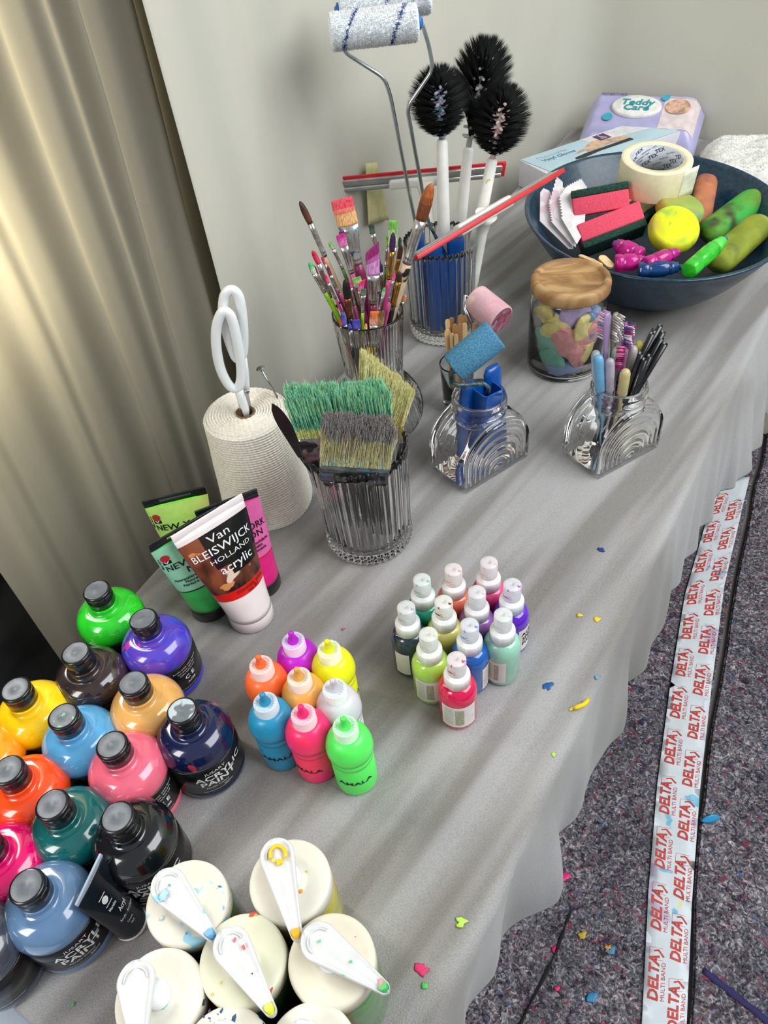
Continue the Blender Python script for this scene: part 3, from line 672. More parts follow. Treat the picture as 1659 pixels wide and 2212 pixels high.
spray_bottle((1056, 1215), s2l(235, 70, 130), 'rose pink spray bottle at the very back of the spray group', smear=s2l(245, 215, 220))
spray_bottle((1107, 1263), s2l(92, 20, 190), 'violet spray bottle at the back right with lilac specks on its cap', (-75, 25, 'text'), smear=s2l(200, 120, 225))
spray_bottle((1030, 1279), s2l(150, 95, 165), 'mauve spray bottle in the middle of the spray group', smear=s2l(225, 225, 230))
spray_bottle((958, 1300), s2l(232, 222, 120), 'pale yellow spray bottle with a rusty brown stain on the cap', smear=s2l(150, 80, 40))
spray_bottle((877, 1312), s2l(35, 48, 62), 'dark slate spray bottle with a blank white label, leftmost of the group', (-148, -98), smear=s2l(180, 200, 215))
spray_bottle((925, 1370), s2l(172, 212, 80), 'lime green spray bottle with a printed label at front left', (-150, -55, 'lines'), smear=s2l(225, 230, 200))
spray_bottle((1014, 1350), s2l(10, 90, 175), 'royal blue spray bottle just behind the crimson one', (-58, 20, 'lines'), smear=s2l(120, 175, 225))
spray_bottle((1087, 1328), s2l(150, 205, 180), 'mint green spray bottle at the front right of the spray group', (-150, -88, 'lines'), smear=s2l(215, 230, 225))
spray_bottle((986, 1424), s2l(215, 0, 75), 'crimson spray bottle with a printed label, nearest of the spray group', (-150, -40, 'lines'), smear=s2l(225, 90, 120))

# ---------------------------------------------------------------- pump dispenser bottles
def pump_bottle(lid, col, label, head=None, tip=None, spots=(), hz=.1135, tipcol=None, lidtint=(222, 218, 204)):
    D = at(lid[0], lid[1], hz); base = V((D.x, D.y, .0006))
    t = thing('pump_bottle', label, 'pump bottle', base, 'white-lidded pump bottles at the front')
    key = '%d_%d' % (lid[0], lid[1])
    m = mat('pump_body_' + key, col, rough=.18, var=.14, scale=25, coat=.5, sss=.05)
    ml = mat('ivory_lid_' + key, s2l(*lidtint), rough=.42, var=.015, spot=[(s2l(*c), sc, th, sd) for (c, sc, th, sd) in spots], sss=.05)
    R = .0311; mb = MB()
    mb.lathe([(0, .0004), (R - .004, 0), (R - .001, .001), (R, .004), (R, .092), (R - .001, .097), (R - .004, .099)], 56, base); mb.build('bottle_body', m, t)
    RL = .0312; mb = MB()
    mb.lathe([(RL - .0015, .0955), (RL, .0965), (RL, .1105), (RL - .0006, .1125), (RL - .0022, .1134), (RL - .006, .1137), (.015, .1128), (.0115, .1132), (.0108, .1145), (.0, .1145)], 64, base); mb.build('lid', ml, t)
    mb = MB(); mb.lathe([(.0096, .114), (.0092, .1155), (.0090, .1245), (.0, .1245)], 32, base); mb.build('pump_stem', WHITEP, t)
    if head:
        zt = .1315; h = at(head[0], head[1], zt); e = at(tip[0], tip[1], zt - .006); d = e - h; dl_ = V((d.x, d.y, 0)).normalized(); n_ = V((-dl_.y, dl_.x, 0)); L_ = math.hypot(d.x, d.y)
        # teardrop lever: rounded head tapering to the spout
        mb = MB(); rh, re = .0132, .0042; rows = []; tot = L_ + rh
        for i in range(41):
            q = i/40; x = -rh*.995 + (tot + re*.9)*(0.5 - 0.5*math.cos(PI*q)); k = max(0, x/L_)
            if x < rh*.25: w_ = math.sqrt(max(1e-7, rh*rh - x*x))
            else: w_ = lerp(rh*.97, re, (x - rh*.25)/(L_ - rh*.25)) if x < L_ else re*math.sqrt(max(1e-4, 1 - ((x - L_)/(re*.95))**2))
            drop = .005*k*k; dip = .0013*min(1, w_/.004)
            row = [(-1, -.0040), (-1.0, -.0012), (-.93, -.0002), (-.84, 0), (-.74, -dip), (-.3, -dip*1.2), (-.08, -dip*.3), (.08, -dip*.3), (.3, -dip*1.2), (.74, -dip), (.84, 0), (.93, -.0002), (1.0, -.0012), (1, -.0040), (.9, -.0072), (-.9, -.0072)]
            rows.append([h + dl_*x + n_*(w_*p) + V((0, 0, z_ - drop)) for p, z_ in row])
        mb.rings(rows)
        mb.tube([h + dl_*(rh*.62*math.cos(a)) + n_*(rh*.62*math.sin(a)) + V((0, 0, -.0006)) for a in [PI*.5 + PI*1.0*i/14 for i in range(15)]], .0006, 6)
        mh = mat('lever_' + key, s2l(208, 209, 208), rough=.35, var=.015, sss=.05, spot=[(s2l(*c), sc*1.1, th, sd + 2) for (c, sc, th, sd) in spots])
        lever = mb.build('pump_lever', mh, t)
        mb = MB(); mb.tube([e + V((0, 0, .003)) - dl_*.001, e + dl_*.0012 + V((0, 0, -.002)), e + dl_*.0012 + V((0, 0, -.0045))], [.0030, .0028, .0024], 12)
        mb.build('spout_tip', mat('tip_' + key, s2l(*(tipcol or (235, 235, 235))), rough=.35), lever)
    return t
p_yellow = pump_bottle((626, 1901), s2l(188, 176, 22), 'pump bottle of olive yellow paint, yellow ring on its lever, farthest of the pumps', (598, 1847), (640, 2018), [((245, 185, 20), 34, .645, 3), ((240, 240, 60), 120, .74, 5)], tipcol=(225, 170, 30))
p_teal = pump_bottle((403, 1948), s2l(28, 80, 80), 'pump bottle of dark teal paint with blue smudges on its lever, upper left', (362, 1912), (455, 2018), [((150, 200, 220), 42, .64, 6), ((60, 130, 160), 110, .74, 4)], tipcol=(90, 160, 205))
p_mid = pump_bottle((523, 2073), s2l(52, 74, 40), 'pump bottle of dark green paint in the middle, its lid flecked with red', (499, 2042), (583, 2180), [((225, 60, 80), 90, .71, 2), ((225, 235, 90), 80, .72, 8)], tipcol=(225, 235, 40), lidtint=(220, 219, 194))
p_right = pump_bottle((716, 2073), s2l(90, 150, 84), 'pump bottle of light green paint, lever pointing right with a pink end', (689, 2033), (829, 2133), [((80, 200, 120), 75, .73, 4), ((235, 170, 175), 60, .72, 6)], tipcol=(60, 175, 90), lidtint=(222, 216, 196))
p_left = pump_bottle((343, 2152), s2l(150, 50, 30), 'pump bottle of rust red paint at lower left, lever pointing down', (292, 2118), (300, 2268), [((215, 230, 110), 90, .73, 2), ((90, 200, 150), 110, .75, 7)])
p_b1 = pump_bottle((486, 2288), s2l(40, 60, 110), 'pump bottle with blue flecked lid cut by the bottom edge, left one', (478, 2252), (520, 2400), [((30, 70, 130), 110, .66, 3)])
p_b2 = pump_bottle((672, 2280), s2l(190, 60, 80), 'pump bottle with clean ivory lid cut by the bottom edge, right one', (655, 2250), (700, 2400), [])

def stain(t, px, py, z, r, col, st=1.0, an=0.0, name='paint_stain'):
    p = at(px, py, z); n = 16; mb = MB(); r *= .72
    pts = [(r*(1 + .55*noise.noise(V((i*.83, px*.31, py*.27)))), 2*PI*i/n) for i in range(n)]
    mb.rings([[p + V((math.cos(an)*q*k*st*math.cos(a) - math.sin(an)*q*k*math.sin(a), math.sin(an)*q*k*st*math.cos(a) + math.cos(an)*q*k*math.sin(a), h)) for q, a in pts] for k, h in ((1, -.0002), (.9, .0002), (.3, .0003))])
    mb.build(name, mat('stain_%d_%d_%d' % col, s2l(*col), rough=.4, var=.06, scale=200), t)
ZL, ZV = .1146, .1324
ring = [at(600 + 17*math.cos(a), 1846 + 19*math.sin(a), ZV) for a in [math.radians(150 + 230*i/16) for i in range(17)]]
mb = MB(); mb.tube(ring, [.0006 + .0010*abs(noise.noise(V((i*.9, .3, .2)))) + .0006 for i in range(17)], 8); mb.build('paint_stain', mat('stain_ring', s2l(250, 196, 20), rough=.4, var=.08), p_yellow)
stain(p_yellow, 604, 1862, ZV, .0030, (250, 190, 20), 1.5, .2); stain(p_yellow, 590, 1858, ZV, .0018, (240, 226, 60), 1.3, 2.0); stain(p_yellow, 650, 1924, ZL, .0024, (245, 165, 30)); stain(p_yellow, 664, 1882, ZL, .0012, (230, 236, 60))
stain(p_teal, 352, 1935, ZV - .0004, .0042, (160, 200, 216), 1.5, 1.0); stain(p_teal, 366, 1912, ZV, .0012, (96, 160, 195)); stain(p_teal, 348, 1984, ZL, .0020, (200, 222, 220), 1.5, .5); stain(p_teal, 483, 1960, ZL - .0006, .0020, (140, 190, 205), .6)
stain(p_mid, 546, 1975, ZL - .0004, .0020, (225, 70, 50), 2.2, .3); stain(p_mid, 552, 1976, ZL - .0004, .0012, (240, 190, 50), 1.5); stain(p_mid, 582, 2142, ZL - .001, .0026, (200, 30, 60), 2.2, 1.1); stain(p_mid, 507, 2030, ZV, .0014, (228, 110, 130), 1.8, 1.3); stain(p_mid, 526, 2046, ZV - .0006, .0014, (222, 90, 110), 1.8, 1.9); stain(p_mid, 545, 2103, ZV - .0018, .0008, (60, 70, 90)); stain(p_mid, 476, 2122, ZL, .0010, (225, 235, 90)); stain(p_mid, 458, 2148, ZL, .0012, (240, 200, 120), 1.4)
stain(p_right, 758, 2077, ZV - .0012, .0014, (80, 200, 130)); stain(p_right, 690, 2033, ZV, .0011, (90, 205, 150), 1.8, .6); stain(p_right, 823, 2121, ZV - .0046, .0030, (240, 150, 155), 1.2, 1.2); stain(p_right, 768, 2023, ZL, .0006, (220, 130, 140))
stain(p_left, 440, 2165, ZL - .004, .0020, (40, 36, 40), 1.6, 1.4); stain(p_left, 322, 2150, ZV - .004, .0016, (200, 220, 120), 1.8, 1.4)
for (x_, y_, r_, s__) in ((452, 2184, .0010, 1.8), (478, 2184, .0012, 2.2), (505, 2200, .0020, 1.9), (440, 2196, .0010, 1.3), (484, 2206, .0010, 2.6)): stain(p_b1, x_, y_, ZL - .0003, r_, (40, 74, 130), s__, 1.2)

# ================================================================ PAINT TUBES
def neon_print(txtcols, base_rgb):
    def fn(t, F, fr):
        mb = MB(); pale, line = txtcols
        region(mb, F, -.98, .98, .36, .985, 20, 14, .00035); mb.mi = 1
        region(mb, F, -.98, .98, .345, .36, 20, 1, .0005); mb.mi = 2
        mb.text('NEW YORK', .29, lambda x, y: F(x + .02, .72 + y*.36, .0008), bold=.012, sx=.95)
        mb.text('NEW', .26, lambda x, y: F(x - .25, .72 + y*.36, .0008), bold=.0) if False else None
        mb.text('MARK', .26, lambda x, y: F(x + .15, .63 + y*.36, .0008), bold=.02) if False else mb.text('NEON', .29, lambda x, y: F(x + .16, .625 + y*.36, .0008), bold=.012)
        for i, s_ in enumerate(('Fluoreszierende Leuchtfarbe', 'Fluorescent paint', 'Peinture fluorescente')): mb.text(s_, .135, lambda x, y, i=i: F(x, .535 - i*.042 + y*.36, .0008), bold=.02, sx=.9)
        mb.text('Marabu', .15, lambda x, y: F(-.80 - y*.9, .80 + x*.34, .0008), bold=.02)
        mb.rect(lambda x, y: F(x, y, .0007), -.70, .78, -.46, .82, 3); mb.mi = 4; mb.af([mb.av(F(x, y, .0009)) for x, y in ((-.66, .818), (-.58, .785), (-.50, .818), (-.54, .818), (-.58, .80), (-.62, .818))], False)
        mb.mi = 3; mb.disc(lambda x, y: F(x, y, .0009), -.58, .855, .13, ry=.042)
        key = '%d_%d_%d' % tuple(int(c*999) for c in pale)
        mb.build('printed_label', [mat('tube_pale_' + key, pale, rough=.3, var=.04, coat=.3), mat('tube_line_' + key, line, rough=.4), BLACKINK, mat('red_logo_dot', s2l(200, 45, 50), rough=.4), WHITEINK], t)
    return fn
BC = mat('black_crimp', s2l(20, 26, 30), rough=.3, var=.2, scale=30, coat=.3)
TG = 'fluorescent and white paint tubes standing by the cord spool'
loft_tube('paint_tube', at(600, 1150, 0.0006) + V((-.035, -.03, 0)), .024, at(318, 1092, .165), at(452, 1062, .165), .165, 'yellow-green fluorescent paint tube at the very back, its label half hidden', 'paint tube', [mat('tube_lime', s2l(150, 230, 60), rough=.3, coat=.3), BLACKP, BC], TG, print_fn=neon_print((s2l(214, 245, 130), s2l(30, 60, 30)), None)) if False else None
def tube_at(basepx, e1, e2, z, R, *a, **k): return loft_tube('paint_tube', at(basepx[0], basepx[1], .0006), R, at(e1[0], e1[1], z), at(e2[0], e2[1], z), z, *a, **k)
tube_at((512, 1240), (560, 1075), (436, 1112), .150, .0225, 'hot pink fluorescent paint tube with black cap, between the spool and the white tube', 'paint tube', [mat('tube_pink', s2l(232, 20, 130), rough=.3, coat=.3), BLACKP, BC], group=TG, print_fn=neon_print((s2l(240, 110, 180), s2l(220, 30, 50)), None)) if False else None
tube_at((566, 1262), (425, 1120), (558, 1070), .152, .0235, 'hot pink fluorescent paint tube with black cap, between the spool and the white tube', 'paint tube', [mat('tube_pink', s2l(232, 20, 130), rough=.3, coat=.3), BLACKP, BC], group=TG, print_fn=neon_print((s2l(240, 110, 180), s2l(220, 30, 50)), None))
tube_at((432, 1240), (312, 1096), (448, 1064), .152, .0225, 'yellow-green fluorescent paint tube farthest back, standing behind the mint one', 'paint tube', [mat('tube_lime', s2l(120, 225, 60), rough=.3, coat=.3), BLACKP, BC], group=TG, print_fn=neon_print((s2l(212, 245, 130), s2l(30, 60, 30)), None))
tube_at((455, 1312), (325, 1192), (470, 1108), .152, .0225, 'mint and green fluorescent paint tube with a black hanging tab left of the white tube', 'paint tube', [mat('tube_green', s2l(48, 205, 90), rough=.3, coat=.3), BLACKP, BC], group=TG, print_fn=neon_print((s2l(160, 232, 190), s2l(50, 30, 30)), None))
def white_print(t, F, fr):
    mb = MB(); region(mb, F, -.97, .97, .36, .93, 20, 14, .0003); mb.mi = 1; region(mb, F, -.97, .97, .275, .36, 20, 3, .0004); mb.mi = 2
    region(mb, F, -.30, .97, .60, .93, 12, 8, .0006); region(mb, F, -.05, .62, .50, .60, 6, 3, .0006); mb.mi = 3
    O = .0010
    mb.text('Van', .28, lambda x, y: F(x + .02, .865 + y*.36, O), bold=.0); mb.text('BLEISWIJCK', .275, lambda x, y: F(x + .0, .765 + y*.36, O), bold=.002, sx=.98)
    mb.text('HOLLAND', .17, lambda x, y: F(x + .10, .675 + y*.36, O), sx=1.15, bold=-.004); mb.text('acrylic', .30, lambda x, y: F(x + .12, .575 + y*.36, O), bold=.004)
    mb.mi = 4; mb.text('titanium white', .15, lambda x, y: F(x + .22, .335 + y*.36, O)); mb.text('no 81', .15, lambda x, y: F(x + .22, .298 + y*.36, O))
    photo = mat('brush_photo_print', s2l(120, 66, 40), rough=.3, var=.3, scale=42, col2=s2l(28, 20, 20), coat=.3, stretch=(1, 1, .5), spot=[(s2l(205, 140, 80), 55, .62, 3), (s2l(225, 200, 180), 40, .70, 8)])
    mb.build('printed_label', [photo, mat('red_band', s2l(222, 28, 20), rough=.3, coat=.3), mat('black_panel', s2l(14, 16, 18), rough=.3, coat=.3), WHITEINK, mat('dark_red_print', s2l(110, 20, 20), rough=.5)], t)
WT = mat('white_tube_plastic', s2l(238, 228, 226), rough=.3, var=.015, coat=.3, sss=.05)
tube_at((544, 1330), (374, 1172), (526, 1078), .158, .0262, 'large white paint tube with a red band and lettering, nearest of the tubes', 'paint tube', [WT, WT, WT], group=TG, print_fn=white_print, crimp_slot=False, crimp_h=.009)

# ================================================================ CORD SPOOL, SCISSORS, NAIL
sp = V((-.152, .760, .0008)); SH = .150
t = thing('cord_spool', 'tall cone of white twisted cotton cord standing by the curtain', 'spool of cord', sp)
mb = MB(); prof = []; NR = 42; amp = .0019
def rope_r(a, r, z):
    zz = z + .0022*math.sin(a + z*18) + .0012*math.sin(2*a + z*50)
    tw = .0004*math.sin(64*a + z*1900 + 2.0*math.sin(3*a))
    ins = abs(math.sin(PI*NR*(z/SH)))**.6; return (r + amp*(ins*2 - 1) + tw*(.4 + .6*ins) + .0008*noise.noise(V((math.cos(a)*2, math.sin(a)*2, z*30))), min(zz, SH) if z < SH*.99 else z)
steps = NR*6
for i in range(steps + 1):
    f = i/steps; prof.append((lerp(.0585, .0500, f)*(1 if f > .03 else .97 + f), f*(SH - .004) + (.0 if f > 0 else .0)))
mb.lathe(prof, 288, sp, cap1=False, rf=rope_r)
prof = []; NT = 11
for i in range(NT*7 + 1):
    f = i/(NT*7); prof.append((lerp(.0500, .0115, f), SH - .004 + .004*math.sin(min(1, f*5)*PI/2)))
def rope_t(a, r, z):
    k = (r - .0115)/(.0500 - .0115); ins = .5 - .5*math.cos(2*PI*NT*k + a); tw = .0004*math.sin(r/.0011*2*PI*.25 + a*round(r*1050) )
    return (r, z + .0012*(ins*2 - 1) + tw - .003*(1 - k)**2)
mb.lathe(prof, 240, sp, cap0=False, cap1=False, rf=rope_t)
mb.build('cord', mat('cotton_cord', s2l(236, 230, 218), soft=0.16, rough=.85, var=.05, scale=300, bump=.2, bscale=900, sheen=.2, spot=[(s2l(240, 220, 212), 9, .62, 3)]), t)
mb = MB(); mb.lathe([(.0118, SH - .001), (.0118, .01), (.0104, .01), (.0104, SH - .001)], 40, sp, cap0=False, cap1=False, loop=True); mb.build('cardboard_core', mat('cardboard', s2l(120, 98, 72), rough=.9, var=.1), t)

hole = sp + V((.0, 0, SH)); YS = hole.y
t = thing('scissors', 'white handled scissors stuck blades down into the cord spool', 'scissors', sp + V((0, 0, .055)))
def pxloop(pts, Y, n=44):
    P_ = [on_y(x, y, Y) for x, y in pts]; m_ = len(P_); out = []
    for i in range(n):
        s = i/n*m_; k = int(s); u_ = s - k; a, b, c, d = P_[(k - 1) % m_], P_[k], P_[(k + 1) % m_], P_[(k + 2) % m_]
        out.append(0.5*((2*b) + (c - a)*u_ + (2*a - 5*b + 4*c - d)*u_*u_ + (3*b - a - 3*c + d)*u_**3))
    return out
ph = [(479, 676), (468, 705), (467, 745), (473, 785), (484, 815), (499, 836), (514, 838), (521, 815), (519, 775), (511, 730), (501, 690), (490, 674)]
hb = [(497, 627), (485, 640), (482, 675), (489, 715), (500, 750), (512, 775), (524, 765), (526, 725), (523, 680), (517, 645), (508, 630)]
WS = mat('scissor_handle_white', s2l(232, 235, 235), rough=.3, var=.01, coat=.4, sss=.05)
for (pts, Y, ex) in ((ph, YS - .003, [(512, 832), (521, 858), (530, 884), (534, 905)]), (hb, YS + .006, [(522, 760), (527, 800), (531, 830), (533, 850)])):
    mb = MB(); mb.tube(pxloop(pts, Y), .0046, 14, closed=True, flat=1.25, up=V((0, 1, 0)))
    c = [on_y(x, y, Y) for x, y in ex]; mb.tube(c, [.0050, .0056, .0046, .003], 14, flat=.75); mb.build('handle', WS, t)
b0 = on_y(522, 848, YS); b1 = hole + V((.0, 0, -.055))
for dx, w in ((-.0022, 1), (.0028, -1)):
    mb = MB(); d = (b1 - b0).normalized(); x = V((1, 0, 0)); x = (x - d*x.dot(d)).normalized(); y = d.cross(x)
    def sec(p, wd): return [p + x*(dx - wd) + y*.0008, p + x*(dx + wd) + y*.0008, p + x*(dx + wd) - y*.0008, p + x*(dx - wd) - y*.0008]
    mb.rings([sec(b0 + y*.001*w, .0050), sec(b0.lerp(b1, .5) + y*.001*w, .0042), sec(b1 + y*.001*w, .0012)], smooth=False); mb.build('blade', STEEL, t)
mb = MB(); q = on_y(534, 846, YS - .004); mb.M = place(q, V((0, -1, .2))); mb.lathe([(0, 0), (.0028, 0), (.0028, .001), (.0015, .0016), (0, .0016)], 16); mb.build('pivot_screw', STEEL, t)
t_ = at(601, 861, SH - .001); n0 = on_y(563, 797, t_.y + .004)
mb = MB(); mb.tube([t_, n0], .0013, 10); mb.M = place(n0, n0 - t_); mb.lathe([(0, -.001), (.0015, -.001), (.0052, .0002), (.0055, .0010), (.0050, .0016), (0, .0016)], 20)
tag(mb.build('nail', mat('zinc_nail', s2l(165, 175, 172), rough=.35, metal=1, var=.1), None, origin=t_), 'long flat-headed nail stuck upright in the top of the cord spool', 'nail')

# ================================================================ RIBBED GLASSES
def ribbed_glass(c, hgt, R0, R1, label, name='ribbed_glass'):
    NRB = 40; mb = MB()
    def rf(a, r, z): return (r + (.0012*abs(math.cos(a*NRB/2))*1.6 - .0008) + (.0014*math.cos(a*NRB)*math.sin(z*900) if z < .020 else 0), z + (.0013*math.cos(a*NRB) if z > hgt - .004 else 0))
    out = [(.0, 0), (R0 - .008, .0)] + [(lerp(R0 - .002, R0 + .0005, min(1, i/4)), .0005 + i*.0018) for i in range(12)] + [(lerp(R0, R1, k/14), lerp(.022, hgt, k/14)) for k in range(15)]
    mb.lathe(out, NRB*8, c, cap0=True, cap1=False, rf=rf)
    inn = [(R1 - .0022, hgt + .0004)] + [(lerp(R1, R0, k/8) - .0048, lerp(hgt - .003, .016, k/8)) for k in range(9)] + [(R0 - .012, .0125), (0, .012)]
    n0 = len(mb.v); seg = NRB*8
    mb.lathe(inn, seg, c, cap0=False, cap1=True, rf=lambda a, r, z: (r, z + (.0013*math.cos(a*NRB) if z > hgt - .001 else 0)))
    lo = n0 - seg; 
    for j in range(seg): k = (j + 1) % seg; mb.af((lo + j, lo + k, n0 + k, n0 + j))
    o = mb.build(name, GLASS, None, origin=c); return tag(o, label, 'glass', 'ribbed glass tumblers')
GC = V((-.021, .672, .0008)); ribbed_glass(GC, .152, .0520, .0570, 'ribbed glass tumbler holding three wide bristle brushes')
GT = V((.137, 1.121, .0008)); ribbed_glass(GT, .157, .0545, .0575, 'ribbed glass tumbler with blue handles, toilet brushes and squeegees')

# ================================================================ WIDE BRUSHES
BLKH = mat('black_brush_handle', s2l(18, 20, 22), rough=.3, var=.2, coat=.5)
def wide_brush(name, label, T0, T1, B0, B1, F0, F1, end, cols, dens=2600, bands=(.22, .72), th=.0085, wob=.004, ragged=.004, splay=1.0, fer=None, tipcol=None):
    # T0,T1 bristle tips; B0,B1 bristle roots; F0,F1 lower ferrule corners; end = handle end
    t = thing(name, label, 'paint brush', end, 'wide bristle brushes in the front glass')
    ax = ((T0 + T1) - (B0 + B1))*.5; wd_ = (B1 - B0).normalized(); nr = wd_.cross(ax.normalized()).normalized()
    rnd = random.Random(int(T0.x*1e5) & 0xffff)
    mbs = [MB() for _ in range(1)]; mb = mbs[0]; NM = len(cols)
    # solid core under the hairs
    def cr(p0, p1, k): return [p0 + wd_*.001 - nr*k, p1 - wd_*.001 - nr*k, p1 - wd_*.001 + nr*k, p0 + wd_*.001 + nr*k]
    for i in range(dens):
        s = rnd.random(); q = rnd.uniform(-1, 1); tuft = noise.noise(V((s*14, q*1.5, T0.x*50)))
        root = B0.lerp(B1, s) + nr*th*.92*q; top = T0.lerp(T1, min(1, max(0, s + .012*rnd.gauss(0, 1)))) + nr*th*(1.25*q + .2*rnd.gauss(0, 1))
        top += ax.normalized()*(wob*tuft*1.6 - ragged*rnd.random()**2 - .006*abs(q)**3) + wd_*.006*tuft
        if rnd.random() < .012: top += ax.normalized()*.008 + wd_*rnd.uniform(-.005, .005)
        side_ = (wd_*rnd.gauss(0, 1) + nr*rnd.gauss(0, 1))*.0009
        # three bands along the hair: root, middle, tip
        w = .00042; b1_ = bands[0] + rnd.uniform(-.06, .06); b2_ = bands[1] + rnd.uniform(-.06, .06); pts = [root, root.lerp(top, b1_) + side_*.3, root.lerp(top, b2_) + side_, top]; x, y, z = frame(top - root); ws = [w, w, w*.9, w*.35]; off = .04*tuft
        base_i = []
        for p, ww in zip(pts, ws): base_i.append([mb.av(p + (x*math.cos(a) + y*math.sin(a))*ww) for a in (0, 2.1, 4.2)])
        ids = cols[rnd.randrange(len(cols))]
        for b_ in range(3):
            mb.mi = ids[b_]
            for k in range(3): mb.af((base_i[b_][k], base_i[b_][(k + 1) % 3], base_i[b_ + 1][(k + 1) % 3], base_i[b_ + 1][k]))
    mb.build('bristles', tipcol, t)
    mb = MB(); c0 = (B0 + B1)/2; f0 = (F0 + F1)/2; up_ = (c0 - f0).normalized(); hw0 = (B1 - B0).length/2 + .0008; hw1 = (F1 - F0).length/2
    def rr(c, hw, k, r=.003):
        o = []
        for (sx, sy, a0) in ((1, 1, 0), (-1, 1, 90), (-1, -1, 180), (1, -1, 270)):
            for i in range(4): a = math.radians(a0 + i*30); o.append(c + wd_*(sx*(hw - r) + r*math.cos(a)) + nr*(sy*(k - r) + r*math.sin(a)))
        return o
    L_ = (c0 - f0).length
    mb.rings([rr(f0, hw1, th*.98), rr(f0 + up_*L_*.18, lerp(hw1, hw0, .2), th*1.02), rr(f0 + up_*L_*.22, lerp(hw1, hw0, .2), th*.94), rr(f0 + up_*L_*.60, lerp(hw1, hw0, .6), th*.94), rr(f0 + up_*L_*.64, lerp(hw1, hw0, .6), th*1.03), rr(f0 + up_*L_*.72, lerp(hw1, hw0, .75), th*.97), rr(c0, hw0, th*1.0)])
    mb.build('ferrule', fer or ALU, t)
    mb = MB(); e = end; ah = (e - f0); L2 = ah.length; ah.normalize()
    hx = (wd_ - ah*wd_.dot(ah)).normalized(); hn = hx.cross(ah)
    def el(c, a, b): return [c + hx*a*math.cos(2*PI*i/20) + hn*b*math.sin(2*PI*i/20) for i in range(20)]
    mb.rings([el(f0 + up_*.001, hw1*.95, th*.85), el(f0 + ah*.006, hw1*.93, th*.85), el(f0 + ah*.02, min(hw1*.75, .022), th*.7), el(f0 + ah*.036, .012, th*.7), el(f0 + ah*L2*.6, .010, .007), el(f0 + ah*L2*.9, .012, .007), el(e, .007, .004)])
    mb.build('handle', BLKH, t); return t
bc = lambda n_, r, g, b: mat('bristle_' + n_, s2l(r, g, b), rough=.75, var=.12, scale=300)
Yg = .628
wide_brush('wide_paint_brush', 'wide brush with grey matted bristles leaning over the front rim of the glass', on_y(700, 903, Yg - .012), on_y(853, 912, Yg - .012), on_y(691, 990, Yg), on_y(841, 1000, Yg), on_y(690, 1024, Yg + .006), on_y(836, 1031, Yg + .006), V((-.020, .672, .022)),
           [(0, 1, 2), (0, 0, 3), (4, 1, 3), (0, 2, 5), (4, 1, 2)], 4600, (.30, .80), .0105, .0010, .0022, tipcol=[bc('straw_pale', 232, 225, 164), bc('khaki', 217, 211, 163), bc('ash', 182, 182, 176), bc('dark_ash', 146, 146, 146), bc('bluish', 189, 215, 199), bc('brownish', 176, 148, 136)],
           fer=mat('painted_ferrule', s2l(120, 128, 134), rough=.28, metal=.9, var=.2, scale=70, spot=[(s2l(90, 150, 165), 60, .60, 3), (s2l(190, 110, 40), 130, .72, 5)]))
Yn = .655
wide_brush('wide_paint_brush', 'widest brush with green stained bristles in the middle of the front glass', on_y(612, 838, Yn), on_y(834, 826, Yn), on_y(644, 938, Yn), on_y(846, 930, Yn), on_y(655, 988, Yn + .002), on_y(832, 985, Yn + .002), V((-.030, .690, .028)),
           [(0, 1, 1), (0, 1, 2), (0, 2, 3), (3, 1, 4), (0, 5, 1)], 5200, (.24, .55), .0095, .0040, .0035, tipcol=[bc('straw', 250, 240, 160), bc('sea_green', 137, 223, 185), bc('teal_green', 106, 193, 167), bc('olive', 191, 228, 150), bc('pale_green', 186, 240, 195), bc('deep_green', 73, 142, 111)],
           fer=mat('worn_ferrule', s2l(150, 140, 140), rough=.3, metal=.85, var=.25, scale=50, spot=[(s2l(230, 150, 170), 60, .70, 3), (s2l(60, 62, 66), 50, .58, 5)]))
Yy = .700
wide_brush('wide_paint_brush', 'brush with plain straw yellow bristles at the back of the front glass', on_y(782, 756, Yy), on_y(893, 842, Yy + .004), on_y(776, 872, Yy - .003), on_y(858, 945, Yy - .003), on_y(775, 905, Yy - .004), on_y(848, 968, Yy - .004), V((.000, .668, .030)),
           [(0, 1, 1), (0, 1, 2), (3, 1, 2), (0, 2, 2)], 4200, (.3, .6), .0085, .0045, .0030, tipcol=[bc('gold', 220, 197, 110), bc('straw_yellow', 243, 228, 148), bc('light_straw', 250, 243, 180), bc('brown_straw', 182, 144, 78)])
# palette knife and a dark handle leaning in the same glass
p0, p1 = on_y(588, 872, .668), on_y(655, 985, .668)
mb = MB(); ax = (p1 - p0).normalized(); wv = V((1, 0, .35)); wv = (wv - ax*wv.dot(ax)).normalized(); nn = ax.cross(wv)
t = thing('palette_knife', 'dark bladed palette knife leaning out of the left side of the front glass', 'palette knife', V((-.040, .675, .03)))
rg = []
for i in range(13):
    f = i/12; w_ = .0075*math.sin(min(1, f*2.4)*PI/2)**.6*(1 - .25*f) + .0004; c = p0 + (p1 - p0)*f; rg.append([c - wv*w_ + nn*.0005, c + wv*w_ + nn*.0005, c + wv*w_ - nn*.0005, c - wv*w_ - nn*.0005])
mb.rings(rg, smooth=False); mb.build('blade', mat('dark_knife_steel', s2l(70, 76, 70), rough=.25, metal=.8, var=.1), t)
mb = MB(); e = V((-.040, .675, .03)); mb.tube([p1, p1.lerp(e, .3), e], [.005, .006, .005], 12); mb.build('handle', BLKH, t)
p0 = on_y(868, 958, .668); e = V((.004, .655, .02))
